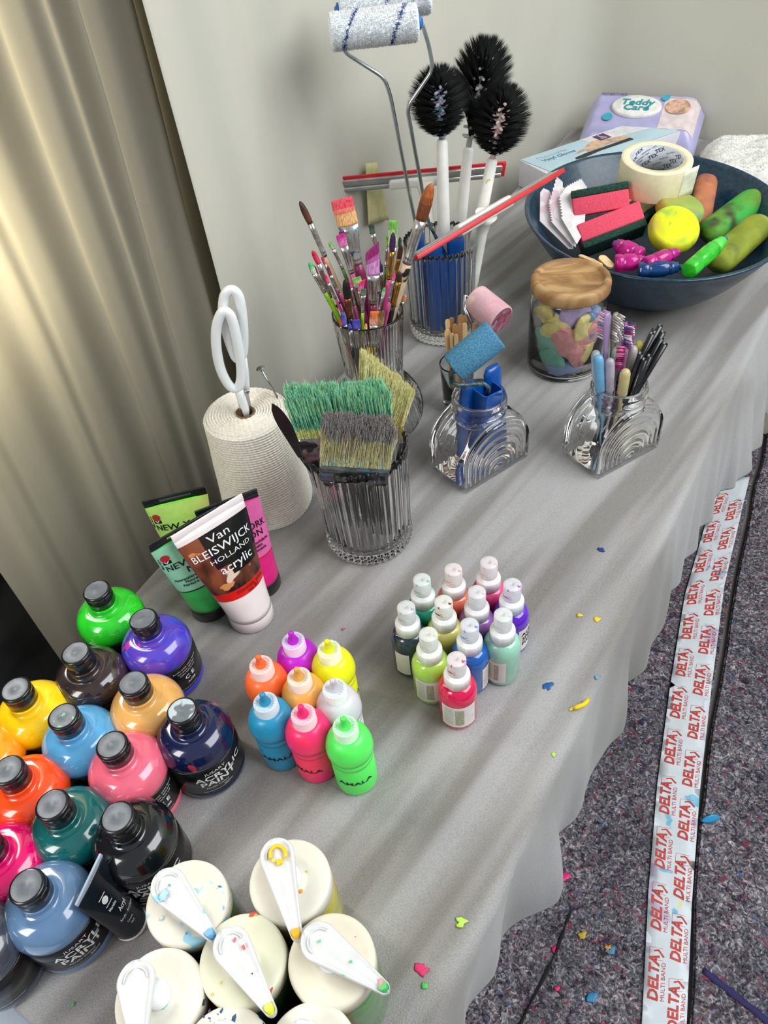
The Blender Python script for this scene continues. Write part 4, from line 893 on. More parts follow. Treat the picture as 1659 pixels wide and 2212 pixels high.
mb = MB(); mb.tube([p0, p0.lerp(e, .35), e], [.0025, .0065, .006], 12, flat=.6); t2 = tag(mb.build('wooden_stirrer', mat('black_stick', s2l(18, 18, 20), rough=.35, coat=.4), None, origin=e), 'black pointed stick leaning out of the right side of the front glass', 'stick')

# ================================================================ VASE WITH ARTISTS' BRUSHES
VC = V((.010, .886, .0008)); VH = .190
mb = MB()
outp = [(0, 0), (.040, 0), (.046, .001)] + [(.030 + .034*math.sin(PI*(.18 + .72*i/16))**.8, .002 + .078*i/16) for i in range(1, 17)]
zl = outp[-1]
outp += [(.0405, .084), (.0392, .090)] + [(lerp(.0392, .0462, (i/12)**1.3), lerp(.095, VH, i/12)) for i in range(13)]
inn = [(.0452, VH + .0008), (.0442, VH)] + [(lerp(.0442, .0372, (i/12)), lerp(VH - .003, .095, i/12)) for i in range(13)] + [(.0385, .086)] + [(max(.02, outp[k][0] - .0025), outp[k][1]) for k in range(18, 3, -1)] + [(.03, .006), (0, .005)]
def vr(a, r, z): return (r + (.0008*math.cos(54*a) if r > .03 and .004 < z < VH - .006 else 0), z)
seg = 216; mb.lathe(outp, seg, VC, cap1=False, rf=vr); n0 = len(mb.v)
mb.lathe(inn, seg, VC, cap0=False, cap1=True)
for j in range(seg): k = (j + 1) % seg; mb.af((n0 - seg + j, n0 - seg + k, n0 + k, n0 + j))
tag(mb.build('ribbed_vase', GLASS, None, origin=VC), 'ribbed glass vase with round foot crammed with artists paint brushes', 'vase')

def Z8(x, y): return (630 + x/4.484, 380 + y/4.484)
HM = {}
def hm(n_, r, g, b): return mat('brush_handle_' + n_, s2l(r, g, b), rough=.3, var=.06, coat=.3, scale=50)
C_ = dict(cream=hm('cream', 205, 178, 140), pink=hm('pink', 205, 75, 140), dpink=hm('plum', 150, 50, 100), lime=hm('lime', 140, 195, 30), green=hm('green', 90, 130, 40), dark=hm('dark', 38, 28, 34), navy=hm('navy', 34, 34, 80), black=hm('black', 22, 20, 22), yellow=hm('yellow', 220, 170, 30), orange=hm('orange', 190, 100, 40),
          stained=mat('brush_handle_stained', s2l(205, 180, 150), rough=.45, var=.08, scale=20, spot=[(s2l(25, 22, 20), 45, .56, 3)]))
CF = dict(alu=ALU, gold=GOLD, paint=mat('paint_smeared_ferrule', s2l(200, 200, 196), rough=.25, metal=.8, var=.1, scale=80, spot=[(s2l(70, 130, 175), 90, .58, 3), (s2l(215, 190, 40), 60, .70, 6)]), copper=mat('copper_ferrule', s2l(140, 88, 56), rough=.35, metal=.8, var=.2))
def br2(r, g, b): return mat('hair_%d_%d_%d' % (r, g, b), s2l(r, g, b), rough=.55, var=.18, scale=900, stretch=(1, 1, .12))
BW = []
def art_brush(i, tip, f1, f0, w, kind, ctip, croot, cmid, fer, hnd, d, label, neck=None):
    T, A, B = Z8(*tip), Z8(*f1), Z8(*f0)
    # straight line down into the vase
    yb = 872.0; k = (yb - B[1])/(B[1] - A[1]) if B[1] > A[1] + 1 else 1; xb = B[0] + (B[0] - A[0])*k; xb = max(786, min(856, xb))
    Pb = on_y(xb, yb, VC.y + d*.4 + .002*((i*7) % 5 - 2)); 
    if Pb.z < .008: Pb.z = .008
    r2 = V((Pb.x - VC.x, Pb.y - VC.y, 0))
    if r2.length > .036: Pb.x = VC.x + r2.x/r2.length*.036; Pb.y = VC.y + r2.y/r2.length*.036
    def yy(p): return VC.y + d*(1 + .6*max(0, (700 - p[1])/250))
    PB, PA, PT = on_y(B[0], B[1], yy(B)), on_y(A[0], A[1], yy(A)), on_y(T[0], T[1], yy(T))
    pm = pxm(PA); hw = w/4.484/2*pm; ax = (PT - PA).normalized(); flat = kind in 'fa'
    t = thing('artist_brush', label, 'paint brush', Pb, 'artists brushes in the ribbed vase')
    xw = V((1, 0, 0)); xw = (xw - ax*xw.dot(ax)).normalized()
    if abs(T[0] - A[0]) > 0: pass
    yw = ax.cross(xw); thk = .32 if flat else 1.0
    def el(c, a, b, n=16): return [c + xw*a*math.cos(2*PI*j/n) + yw*b*math.sin(2*PI*j/n) for j in range(n)]
    # bristles: streaked head with a few loose hairs
    mb = MB(); L_ = (PT - PA).length; rnd = random.Random(i)
    if flat: prof = [(0, .96, .34), (.3, 1.0, .30), (.7, 1.02, .22), (.95, 1.0, .12), (1.0, .94, .05)]
    else: prof = [(0, .86, .86), (.2, 1.0, 1.0), (.45, 1.02, 1.02), (.7, .92, .92), (.88, .66, .66), (.96, .40, .40), (1, .12, .12)]
    for m_i, (k0, k1) in enumerate(((0, .48), (.48, .66), (.66, 1.0))):
        mb.mi = m_i; ks = [p for p in prof if k0 <= p[0] <= k1]
        def at_k(k):
            for a, b in zip(prof, prof[1:]):
                if a[0] <= k <= b[0]: u_ = (k - a[0])/(b[0] - a[0]); return lerp(a[1], b[1], u_), lerp(a[2], b[2], u_)
            return prof[-1][1], prof[-1][2]
        rr = []
        for s in [k0 + (k1 - k0)*q/5 for q in range(6)]:
            a, b = at_k(s); c = PA + ax*L_*s; row = el(c, hw*a, hw*b, 20)
            if kind == 'a': row = [p + ax*((p - c).dot(xw)*(.9 if s > .05 else 0)*s) for p in row]
            row = [c + (p - c)*(1 + .10*s*noise.noise(V((j*.9, s*3, i)))) for j, p in enumerate(row)]; rr.append(row)
        mb.rings(rr, cap0=m_i == 0, cap1=m_i == 2)
    for j in range(60):
        q = rnd.uniform(-1, 1); q2 = rnd.uniform(-1, 1); a, b = (prof[1][1], prof[1][2]); mb.mi = rnd.choice((0, 1, 1, 2))
        r0 = PA + ax*L_*rnd.uniform(.3, .6) + xw*hw*.9*q + yw*hw*b*.9*q2; e_ = PT + xw*hw*(.95 if flat else .15)*q + yw*hw*.1*q2 - ax*L_*(.10*rnd.random() + (0 if flat else .15*abs(q)))
        mb.hair(r0, e_, .00022)
    mb.build('bristles', [croot, cmid, ctip], t)
    # ferrule: squashed at the hair, round at the crimp rings
    fx = (PA - PB).normalized(); x2 = (xw - fx*xw.dot(fx)).normalized(); y2 = fx.cross(x2); Lf = (PA - PB).length
    def e2(c, a, b): return [c + x2*a*math.cos(2*PI*j/20) + y2*b*math.sin(2*PI*j/20) for j in range(20)]
    hr = max(.0016, min(hw*(.62 if flat else .80), .0062)); mb = MB(); rg = []
    for (k, bump_) in ((0, 0), (.04, .0), (.06, .0006), (.09, .0), (.13, 0), (.15, .0006), (.18, 0), (.45, 0), (.8, 0), (1, 0)):
        u_ = k**1.5; rg.append(e2(PB + fx*Lf*k, lerp(hr, hw*.98, u_) + bump_, lerp(hr, hw*(.36 if flat else .9), u_) + bump_))
    mb.rings(rg); mb.build('ferrule', fer, t)
    mb = MB(); hx = Pb - PB; Lh = hx.length; hx.normalize()
    mb.tube([PB - hx*.001, PB + hx*.012, PB + hx*Lh*.25, PB + hx*Lh*.6, Pb], [hr*.98, hr*1.12, hr*1.15, hr*.75, hr*.45], 14); mb.build('handle', hnd, t)
ART = [
 ((78, 245), (180, 458), (322, 780), 64, 'r', (60, 38, 30), (92, 50, 32), 'alu', 'cream', .022, 'large round brush with dark brown hair leaning furthest left, cream handle'),
 ((480, 222), (548, 478), (640, 850), 208, 'f', (225, 75, 90), (232, 180, 120), 'paint', 'dpink', .026, 'widest flat brush, hair red at the tip and peach below, paint-streaked ferrule'),
 ((468, 566), (506, 682), (582, 940), 88, 'f', (196, 50, 140), (214, 120, 175), 'alu', 'pink', .010, 'flat brush with magenta hair in front of the peach-haired one'),
 ((362, 640), (402, 708), (492, 898), 40, 'r', (110, 175, 80), (170, 205, 150), 'alu', 'green', .014, 'small brush with light green hair between brown and magenta ones'),
 ((200, 722), (262, 848), (375, 1178), 52, 'r', (200, 20, 60), (215, 60, 90), 'alu', 'lime', -.004, 'round brush with crimson hair at the left of the vase'),
 ((172, 836), (216, 944), (318, 1125), 54, 'r', (70, 175, 95), (190, 225, 190), 'alu', 'lime', -.010, 'small round brush with green and white hair, lowest at the left'),
 ((325, 952), (356, 1040), (425, 1188), 30, 'r', (225, 30, 80), (235, 90, 130), 'alu', 'pink', -.014, 'thin brush with bright red hair and pink handle at left front'),
 ((348, 872), (380, 962), (462, 1130), 28, 'r', (110, 20, 60), (150, 60, 90), 'alu', 'pink', -.002, 'thin brush with dark wine hair and pink handle at left'),
 ((290, 782), (322, 856), (420, 1080), 26, 'r', (205, 30, 80), (215, 80, 110), 'alu', 'dpink', .004, 'thin brush with red hair half hidden behind the cream handle'),
 ((218, 866), (250, 950), (356, 1170), 26, 'r', (190, 30, 90), (210, 90, 120), 'alu', 'pink', .000, 'thin brush with raspberry hair behind the green-haired one at left'),
 ((522, 1000), (540, 1178), (560, 1370), 76, 'r', (16, 15, 18), (24, 22, 24), 'copper', 'black', -.020, 'round black-haired brush with copper ferrule and black handle'),
 ((560, 1012), (570, 1082), (606, 1250), 42, 'r', (220, 40, 110), (230, 90, 140), 'alu', 'pink', -.014, 'small brush with pink hair beside the black-haired brush'),
 ((622, 982), (640, 1042), (672, 1240), 92, 'f', (110, 180, 90), (200, 220, 130), 'alu', 'dark', -.006, 'short flat brush with green and yellow hair in the middle'),
 ((688, 1012), (664, 1112), (690, 1290), 52, 'a', (226, 36, 110), (236, 120, 170), 'alu', 'dpink', -.016, 'slanted brush with hot pink hair in the middle'),
 ((700, 1092), (696, 1158), (686, 1318), 50, 'f', (62, 110, 80), (110, 140, 110), 'alu', 'lime', -.024, 'brush with dark green hair and a long lime handle at centre front'),
 ((778, 690), (790, 960), (786, 1235), 132, 'a', (150, 40, 110), (215, 150, 205), 'alu', 'dpink', -.004, 'wide slanted brush with purple to lilac hair and pale ferrule'),
 ((770, 470), (786, 562), (832, 740), 54, 'f', (50, 66, 52), (76, 96, 76), 'alu', 'dark', .030, 'flat brush with blackish green hair standing at the back'),
 ((984, 430), (976, 690), (946, 1000), 88, 'f', (120, 190, 80), (215, 232, 190), 'alu', 'green', .022, 'tall flat brush with green-tipped white hair at the back right'),
 ((984, 548), (972, 728), (940, 1000), 60, 'r', (52, 24, 70), (70, 30, 80), 'gold', 'pink', .002, 'round brush with dark purple hair, gilt ferrule and pink handle'),
 ((922, 575), (925, 690), (910, 890), 30, 'r', (110, 180, 70), (170, 200, 110), 'alu', 'green', .026, 'thin brush with green hair left of the tall white-haired one'),
 ((1062, 668), (1040, 800), (1002, 960), 52, 'r', (86, 40, 40), (110, 60, 50), 'gold', 'dark', .012, 'round brush with reddish brown hair behind the big stained brush'),
 ((1042, 925), (1040, 1020), (985, 1258), 58, 'r', (40, 24, 26), (70, 44, 30), 'gold', 'dark', -.014, 'brush with nearly black hair and gilt ferrule, front right'),
 ((1355, 72), (1252, 425), (1118, 845), 122, 'r', (172, 92, 36), (120, 62, 30), 'alu', 'stained', .004, 'largest round brush with orange-brown hair leaning right, stained wooden handle'),
 ((996, 942), (984, 1012), (946, 1212), 32, 'r', (236, 50, 130), (240, 120, 170), 'alu', 'pink', -.024, 'thin brush with neon pink hair and long pink handle at front right'),
 ((900, 1080), (884, 1162), (846, 1310), 34, 'r', (96, 190, 110), (180, 225, 180), 'alu', 'lime', -.020, 'thin brush with fresh green hair and lime handle at front'),
 ((812, 1312), (800, 1442), (776, 1640), 104, 'f', (232, 120, 60), (240, 170, 140), 'alu', 'yellow', -.028, 'flat brush with orange hair low at the rim of the vase'),
 ((884, 1300), (864, 1452), (832, 1655), 50, 'r', (110, 90, 60), (170, 140, 90), 'alu', 'dark', -.030, 'brush with ochre brown hair low at the rim beside the orange one'),
 ((622, 1392), (626, 1480), (622, 1660), 80, 'f', (72, 66, 170), (90, 86, 190), 'alu', 'navy', -.030, 'flat brush with blue hair low at the rim of the vase'),
 ((490, 1318), (514, 1440), (560, 1600), 50, 'r', (78, 76, 180), (110, 108, 196), 'alu', 'navy', -.026, 'brush with violet-blue hair low at the left rim'),
 ((560, 1428), (568, 1500), (584, 1660), 38, 'r', (72, 64, 170), (96, 90, 180), 'alu', 'dark', -.034, 'tiny blue-haired brush at the front rim of the vase'),
 ((720, 1430), (716, 1498), (702, 1650), 32, 'r', (225, 150, 90), (230, 190, 150), 'alu', 'orange', -.034, 'tiny brush with apricot hair at the front rim of the vase'),
 ((462, 1380), (482, 1450), (534, 1620), 38, 'r', (196, 80, 40), (205, 110, 70), 'alu', 'orange', -.026, 'small brush with rust orange hair at the left rim'),
 ((866, 850), (870, 930), (862, 1150), 36, 'r', (66, 44, 100), (80, 60, 120), 'alu', 'navy', .014, 'thin brush with muted violet hair behind the lilac slanted one'),
 ((1052, 590), (1046, 690), (1006, 900), 36, 'r', (44, 74, 44), (70, 96, 60), 'alu', 'green', .030, 'thin brush with bottle green hair at the back right'),
 ((1104, 1150), (1078, 1215), (1035, 1350), 40, 'r', (226, 130, 70), (235, 160, 100), 'alu', 'dark', .016, 'small brush with light orange hair at the right rim'),
 ((482, 536), (502, 600), (545, 800), 56, 'f', (120, 24, 66), (150, 50, 90), 'alu', 'dpink', .018, 'flat brush with dark cherry hair just behind the magenta-haired one'),
]
for i, (tp, f1, f0, w, kd, c1, c0, fe, ha, d, lb) in enumerate(ART):
    art_brush(i, tp, f1, f0, w, kd, br2(*c1), br2(*c0), br2(*[int((a_ + b_)/2) for a_, b_ in zip(c1, c0)]), CF[fe], C_[ha], d, lb)

# ================================================================ TALL GLASS: ROLLERS, TOILET BRUSHES, SQUEEGEES
BLUEP = mat('cobalt_plastic', s2l(0, 78, 160), rough=.28, var=.06, coat=.3)
CHROME = mat('roller_wire', s2l(180, 188, 192), rough=.14, metal=1, var=.04)
def fluffy(mb, a, b, r, n, hl, rnd, band=None):
    ax = (b - a); L_ = ax.length; x, y, z = frame(ax)
    for i in range(n):
        s = rnd.random(); th = rnd.uniform(0, 2*PI); o = x*math.cos(th) + y*math.sin(th); p = a + ax*s + o*(r - .001)
        d = o*hl*rnd.uniform(.7, 1.2) + z*hl*.5*rnd.gauss(0, 1) + (y*math.cos(th) - x*math.sin(th))*hl*.5*rnd.gauss(0, 1)
        blue = False
        if band:
            for (s0, tw) in band:
                if abs(((s - s0)*L_ - tw*math.sin(th + .6)*.010)) < .0016*(1 + .5*rnd.random()): blue = True
        mb.mi = 1 if blue else 0; mb.hair(p, p + d, .00075)
    for e, sg in ((a, -1), (b, 1)):
        for i in range(n//12):
            th = rnd.uniform(0, 2*PI); rr = r*math.sqrt(rnd.uniform(.35, 1)); o = x*math.cos(th) + y*math.sin(th); mb.mi = 0; mb.hair(e + o*rr, e + o*(rr + hl*.4) + z*sg*hl*.8, .0007)
def big_roller(a, b, wire, hb, ht, label, end, R=.0190, band=((.22, 1), (.8, 1))):
    t = thing('paint_roller', label, 'paint roller', hb, 'fluffy paint rollers in the tall glass')
    rnd = random.Random(int(a.x*1e5) & 0xfff); mb = MB(); mb.M = place(a, b - a); L_ = (b - a).length; mb.lathe([(0, 0), (R*.8, 0), (R*.97, .003), (R, .006), (R, L_ - .006), (R*.97, L_ - .003), (R*.8, L_), (0, L_)], 40); mb.M = Matrix.Identity(4)
    fluffy(mb, a + (b - a)*.03, a + (b - a)*.97, R, 11000, .0036, rnd, band)
    mb.build('roller_sleeve', [mat('white_pile', (.97, .97, .96), rough=.95, var=.0, sheen=.6, sss=.3), mat('blue_pile', s2l(50, 66, 140), rough=.95)], t)
    z = (b - a).normalized() if end == 'b' else (a - b).normalized(); e = b if end == 'b' else a
    mb = MB(); mb.M = place(e, z); mb.lathe([(0, .000), (.0085, .000), (.0085, .0025), (.006, .0035), (.0035, .006), (0, .006)], 24); mb.build('end_cap', mat('bright_blue_plastic', s2l(30, 110, 190), rough=.3), t)
    mb = MB(); pts = [V(p) for p in wire]; sm = []
    for i in range(len(pts)):
        if i in (0, len(pts) - 1): sm.append(pts[i]); continue
        d0 = (pts[i - 1] - pts[i]); d1 = (pts[i + 1] - pts[i]); r_ = min(.010, d0.length*.45, d1.length*.45); p = pts[i] + d0.normalized()*r_; q = pts[i] + d1.normalized()*r_
        for k in range(6): u_ = k/5; sm.append(p*(1 - u_)**2 + pts[i]*2*u_*(1 - u_) + q*u_*u_)
    mb.tube(sm, .0026, 12); mb.build('wire_frame', CHROME, t)
    mb = MB(); ax = (ht - hb); x, y, z = frame(ax, V((1, 0, 0)))
    rg = [[hb + ax*s + x*(w*math.cos(2*PI*i/20)) + y*(d*math.sin(2*PI*i/20)) for i in range(20)] for s, w, d in ((0, .006, .004), (.04, .010, .007), (.3, .011, .008), (.7, .0095, .008), (.93, .012, .009), (1, .010, .007))]
    mb.rings(rg); mb.build('handle', BLUEP, t); return t
YA = 1.080
a, b = on_y(712, 70, YA), on_y(903, 48, YA)
big_roller(a, b, [b, on_y(912, 52, YA), on_y(926, 96, YA), on_y(936, 150, YA), on_y(879, 232, YA), on_y(925, 480, YA + .004), V((GT.x + .006, GT.y - .020, .135))], V((GT.x - .006, GT.y - .022, .018)), V((GT.x + .006, GT.y - .020, .140)), 'nearer fluffy white paint roller with blue spiral stripes, blue end cap showing', 'b')
YB = 1.125
a, b = on_y(733, 22, YB), on_y(930, -12, YB)
big_roller(a, b, [a, on_y(729, 25, YB), on_y(742, 112, YB), on_y(830, 168, YB), on_y(843, 205, YB), on_y(893, 462, YB), V((GT.x - .030, GT.y + .004, .140))], V((GT.x - .034, GT.y + .004, .018)), V((GT.x - .030, GT.y + .004, .146)), 'farther fluffy white paint roller cut off by the top edge of the photo', 'a', band=((.55, 1), (.85, 1)))
# blue plastic scrapers with rounded channel grips
for i, (dx, dy, h_, lb, rz) in enumerate([(-.016, -.030, .150, 'blue plastic grip standing at the front left of the tall glass', .3), (.020, -.014, .148, 'blue plastic grip standing in the middle of the tall glass', -.2), (-.038, -.010, .158, 'blue plastic grip with rounded end at the left wall of the tall glass', .9)]):
    o_ = V((GT.x + dx, GT.y + dy, .016)); mb = MB(); mb.M = Matrix.Translation(o_) @ Matrix.Rotation(rz, 4, 'Z')
    def pr(w, d, z, n=24): return [V((w*math.copysign(abs(math.cos(2*PI*k/n))**.6, math.cos(2*PI*k/n)), d*math.copysign(abs(math.sin(2*PI*k/n))**.6, math.sin(2*PI*k/n)), z)) for k in range(n)]
    mb.rings([pr(.008, .004, 0), pr(.010, .005, .004), pr(.011, .006, h_*.5), pr(.0135, .008, h_ - .012), pr(.0135, .008, h_ - .001), pr(.0125, .007, h_), pr(.010, .0048, h_ - .0005), pr(.0098, .0046, h_ - .03)])
    tag(mb.build('blue_plastic_grip', BLUEP, None, origin=o_), lb, 'plastic handle', 'blue plastic handles in the tall glass')

# toilet brushes
HAIRB = mat('black_nylon', s2l(9, 10, 9), rough=.6, var=.2, spec=.2)
WST = mat('speckled_white_plastic', s2l(232, 230, 224), rough=.35, var=.02, spot=[(s2l(120, 90, 130), 150, .745, 3), (s2l(60, 90, 80), 180, .75, 8), (s2l(180, 200, 120), 60, .72, 5)])
def toilet_brush(head, R, neck, foot, label, Y, core):
    hc = on_y(head[0], head[1], Y); nk = on_y(neck[0], neck[1], Y - .002); ft = V(foot); ax = (hc - ft).normalized()
    t = thing('toilet_brush', label, 'toilet brush', ft, 'black toilet brushes in the tall glass'); x, y, z = frame(ax)
    mb = MB(); L_ = (nk - ft).length; dd = (nk - ft).normalized(); mb.tube([ft, ft + dd*.004, ft + dd*L_*.5, nk - dd*.004, nk], [.0085, .0100, .0098, .0080, .0055], 18)
    mb.build('handle', WST, t)
    mb = MB(); top = hc + ax*R*.55; mb.tube([nk, nk.lerp(top, .5), top], [.0045, .004, .002], 10)
    for i in range(9):
        c = nk.lerp(top, .12 + i*.1)
        for k in range(5):
            a = 2*PI*k/5 + i*.6; d = x*math.cos(a) + y*math.sin(a); mb.tube([c, c + d*.013], [.0028, .0020], 6)
    mb.build('core', core, t)
    rnd = random.Random(int(hc.x*1e5) & 0xfff); mb = MB(); rows = 11
    for i in range(5200):
        row = rnd.randrange(rows); f = (row + .5)/rows; la = PI*(f*.90 + .05) - PI/2; k_ = rnd.randrange(13); ph_ = 2*PI*k_/13 + row*.24 + rnd.gauss(0, .10); la += rnd.gauss(0, .05)
        # tufts leave a gap facing the viewer where the core shows
        d = ax*math.sin(la) + (x*math.cos(ph_) + y*math.sin(ph_))*math.cos(la); tocam = (CAM - hc).normalized()
        if d.dot(tocam) > .80 + .06*noise.noise(V((i*.37, 1.3, 2.7))): continue
        s0 = nk.lerp(top, .08 + .84*f); L2 = R*(.96 + .08*rnd.random()); e = hc + d*L2 + V((rnd.gauss(0, 1), rnd.gauss(0, 1), rnd.gauss(0, 1)))*.0012
        mb.hair(s0 + d*.004, e, .00085)
    mb.build('bristles', HAIRB, t)
toilet_brush((948, 214), .0440, (955, 300), (GT.x + .004, GT.y + .010, .018), 'left black toilet brush with bluish stained core', 1.135, mat('blue_stained_core', s2l(110, 140, 150), rough=.5, spot=[(s2l(190, 180, 200), 80, .5, 2)]))
toilet_brush((1044, 150), .0450, (1012, 318), (GT.x + .018, GT.y + .036, .018), 'black toilet brush standing at the back between the other two', 1.215, mat('plain_core', s2l(190, 190, 185), rough=.5))
toilet_brush((1080, 252), .0460, (1064, 342), (GT.x + .028, GT.y + .002, .018), 'right black toilet brush with pink stained core, leaning right', 1.140, mat('pink_stained_core', s2l(222, 200, 196), rough=.5, spot=[(s2l(215, 140, 140), 90, .62, 2)]))

# squeegees
REDR = mat('red_rubber', s2l(205, 40, 48), rough=.4, var=.06, scale=50)
def squeegee(A, B, upv, neckend, foot, label, wmid, clamp=(.36, .64), rub=.0014):
    t = thing('squeegee', label, 'squeegee', foot, 'squeegees in the tall glass'); ax = (B - A).normalized(); u_ = (upv - ax*upv.dot(ax)).normalized(); n_ = ax.cross(u_); L_ = (B - A).length
    def bar(m, s0, s1, y0, y1, d0, d1, r=.0008):
        m.M = mat4(ax, u_, n_, A); m.rbox((s1 - s0)/2, (y1 - y0)/2, (d1 - d0)/2, r, ((s0 + s1)/2, (y0 + y1)/2, (d0 + d1)/2), k=2); m.M = Matrix.Identity(4)
    mb = MB(); bar(mb, 0, L_, .002, .0145, -rub, rub); bar(mb, -.0005, .007, -.011, .013, -.0028, .0028); bar(mb, L_ - .006, L_ + .0005, -.011, .013, -.0028, .0028); mb.build('rubber_blade', REDR, t)
    mb = MB(); bar(mb, .006, L_ - .005, -.002, .0095, -.0045, .0045, .002); bar(mb, .006, L_ - .005, -.0115, -.0025, -.0058, .0058, .0035); mb.build('metal_channel', mat('brushed_aluminium', s2l(188, 188, 182), rough=.34, metal=.7, var=.05), t)
    mb = MB(); bar(mb, L_*clamp[0], L_*clamp[1], -.013, .004, -.0085, .0085, .004); m_ = A + ax*L_*wmid - u_*.010; f_ = V(foot)
    mb.tube([m_ + u_*.004, m_.lerp(f_, .06), m_.lerp(f_, .16), m_.lerp(f_, .5), f_], [.017, .012, .0088, .0085, .0085], 16); mb.build('handle', mat('squeegee_white', s2l(226, 226, 216), rough=.35, var=.02), t)
squeegee(on_y(694, 404, 1.215), on_y(1090, 366, 1.245), V((0, -.25, 1)), None, V((GT.x - .006, GT.y + .034, .02)), 'aluminium squeegee with red rubber lying level behind the brush handles', .56)
squeegee(on_y(890, 560, 1.005), on_y(1206, 372, 1.185), V((-.35, -1, .30)), None, V((GT.x + .034, GT.y - .026, .03)), 'squeegee seen edge-on, its red rubber slanting up towards the blue bowl', .50, clamp=(.30, .66), rub=.0034)

# ================================================================ ARCHED GLASS JARS
def arch_jar(corner, angdeg, label, LX=.116, LY=.074, HH=.092, neck_r=.0345, hz=.112):
    A = math.radians(angdeg); ex = V((math.cos(A), math.sin(A), 0)); ey = V((-math.sin(A), math.cos(A), 0)); c = V(corner) + ex*LX/2 + ey*LY/2
    mb = MB(); hw = LX/2; Rr = hw; zs = max(.004, HH - Rr*.9)
    # outline: straight sides then a round arch; s in 0..1 runs from the left foot over the top to the right foot
    def outline(s, k=1.0):
        Ls = zs; La = PI*Rr*.95; T = 2*Ls + La; q = s*T
        if q < Ls: p = (-hw, q)
        elif q < Ls + La: a = PI*(q - Ls)/La; p = (-hw*math.cos(a), zs + (HH - zs)*math.sin(a))
        else: p = (hw, T - q)
        return (p[0]*k, p[1]*k if k < 1 else p[1])
    NS, NK = 90, 60; NR_ = 7
    def rib(k): return .0017*abs(math.sin(PI*NR_*(1 - k)))
    def face(sgn, inner):
        ids = []
        for j in range(NK + 1):
            k = 1 - j/NK*.995; row = []
            for i in range(NS + 1):
                x, z = outline(i/NS, k); h_ = LY/2 - (.004 if inner else 0); edge = min(1, (1 - k)/.07); d = h_ - (.008*(1 - math.sin(edge*PI/2))) + (rib(k) if not inner else 0)
                row.append(mb.av(c + ex*x*(1 if not inner else .955) + ey*(-sgn*d) + V((0, 0, z*(1 if not inner else .95) + (.0 if not inner else .005)))))
            ids.append(row)
        for j in range(NK):
            for i in range(NS):
                q = [ids[j][i], ids[j][i + 1], ids[j + 1][i + 1], ids[j + 1][i]]
                if (sgn < 0) != inner: q.reverse()
                mb.af(q)
        return ids
    for inner in (False, True):
        f_start = len(mb.f)
        F = face(1, inner); B = face(-1, inner); M_ = 14; prev = F[0]
        # rim strip between front and back with lengthwise flutes, leaving an opening under the neck
        rows = [F[0]]
        for m_ in range(1, M_):
            u_ = m_/M_; row = []
            for i in range(NS + 1):
                x, z = outline(i/NS); kx = 1 if not inner else .955; fl = 1 + (0 if inner else .018*abs(math.sin(PI*5*u_)) * math.sin(PI*u_)); yy_ = lerp(-(LY/2 - .008 - (.004 if inner else 0)), (LY/2 - .008 - (.004 if inner else 0)), u_)
                row.append(mb.av(c + ex*x*kx*fl + ey*yy_ + V((0, 0, z*(1 if not inner else .95)*(fl if z > .01 else 1) + (.0 if not inner else .005)))))
            rows.append(row)
        rows.append(B[0])
        for r0, r1 in zip(rows, rows[1:]):
            for i in range(NS):
                ctr = (mb.v[r0[i]] + mb.v[r0[i + 1]] + mb.v[r1[i]] + mb.v[r1[i + 1]])*.25; dd = V((ctr.x - c.x, ctr.y - c.y, 0)).length
                if dd < neck_r*.86: continue
                q = [r0[i], r1[i], r1[i + 1], r0[i + 1]]
                if inner: q.reverse()
                mb.af(q)
        # floor
        fl_ = [r[0] for r in rows] + [r[-1] for r in reversed(rows)]
        if inner: fl_.reverse()
        mb.af(fl_, False)
        vol = 0.0
        for q in mb.f[f_start:]:
            for k in range(1, len(q) - 1): vol += (mb.v[q[0]] - c).dot((mb.v[q[k]] - c).cross(mb.v[q[k + 1]] - c))
        if (vol < 0) != inner: mb.f[f_start:] = [tuple(reversed(q)) for q in mb.f[f_start:]]
    zb = HH - .012; nr = neck_r
    mb.lathe([(nr - .001, zb), (nr, zb + .006), (nr - .0008, zb + .012), (nr + .0014, zb + .014), (nr + .0014, zb + .0165), (nr - .0004, zb + .0185), (nr - .0004, zb + .022), (nr + .0012, zb + .0235), (nr + .0012, zb + .0255), (nr - .0004, zb + .027), (nr, hz - .002), (nr - .0012, hz), (nr - .0028, hz), (nr - .0036, hz - .003), (nr - .0036, zb)], 72, c, cap0=False, cap1=False, loop=True)
    o = mb.build('arched_glass_jar', GLASS, None, origin=c); tag(o, label, 'glass jar', 'arched glass jars'); return c, ex, ey
J1, e1x, e1y = arch_jar((.108, .724, .0008), 32, 'arched glass jar with round neck holding a blue foam roller')
J2, e2x, e2y = arch_jar((.281, .721, .0008), 27, 'arched glass jar with round neck holding toothbrushes, pipettes and black straws', LX=.112, LY=.070)

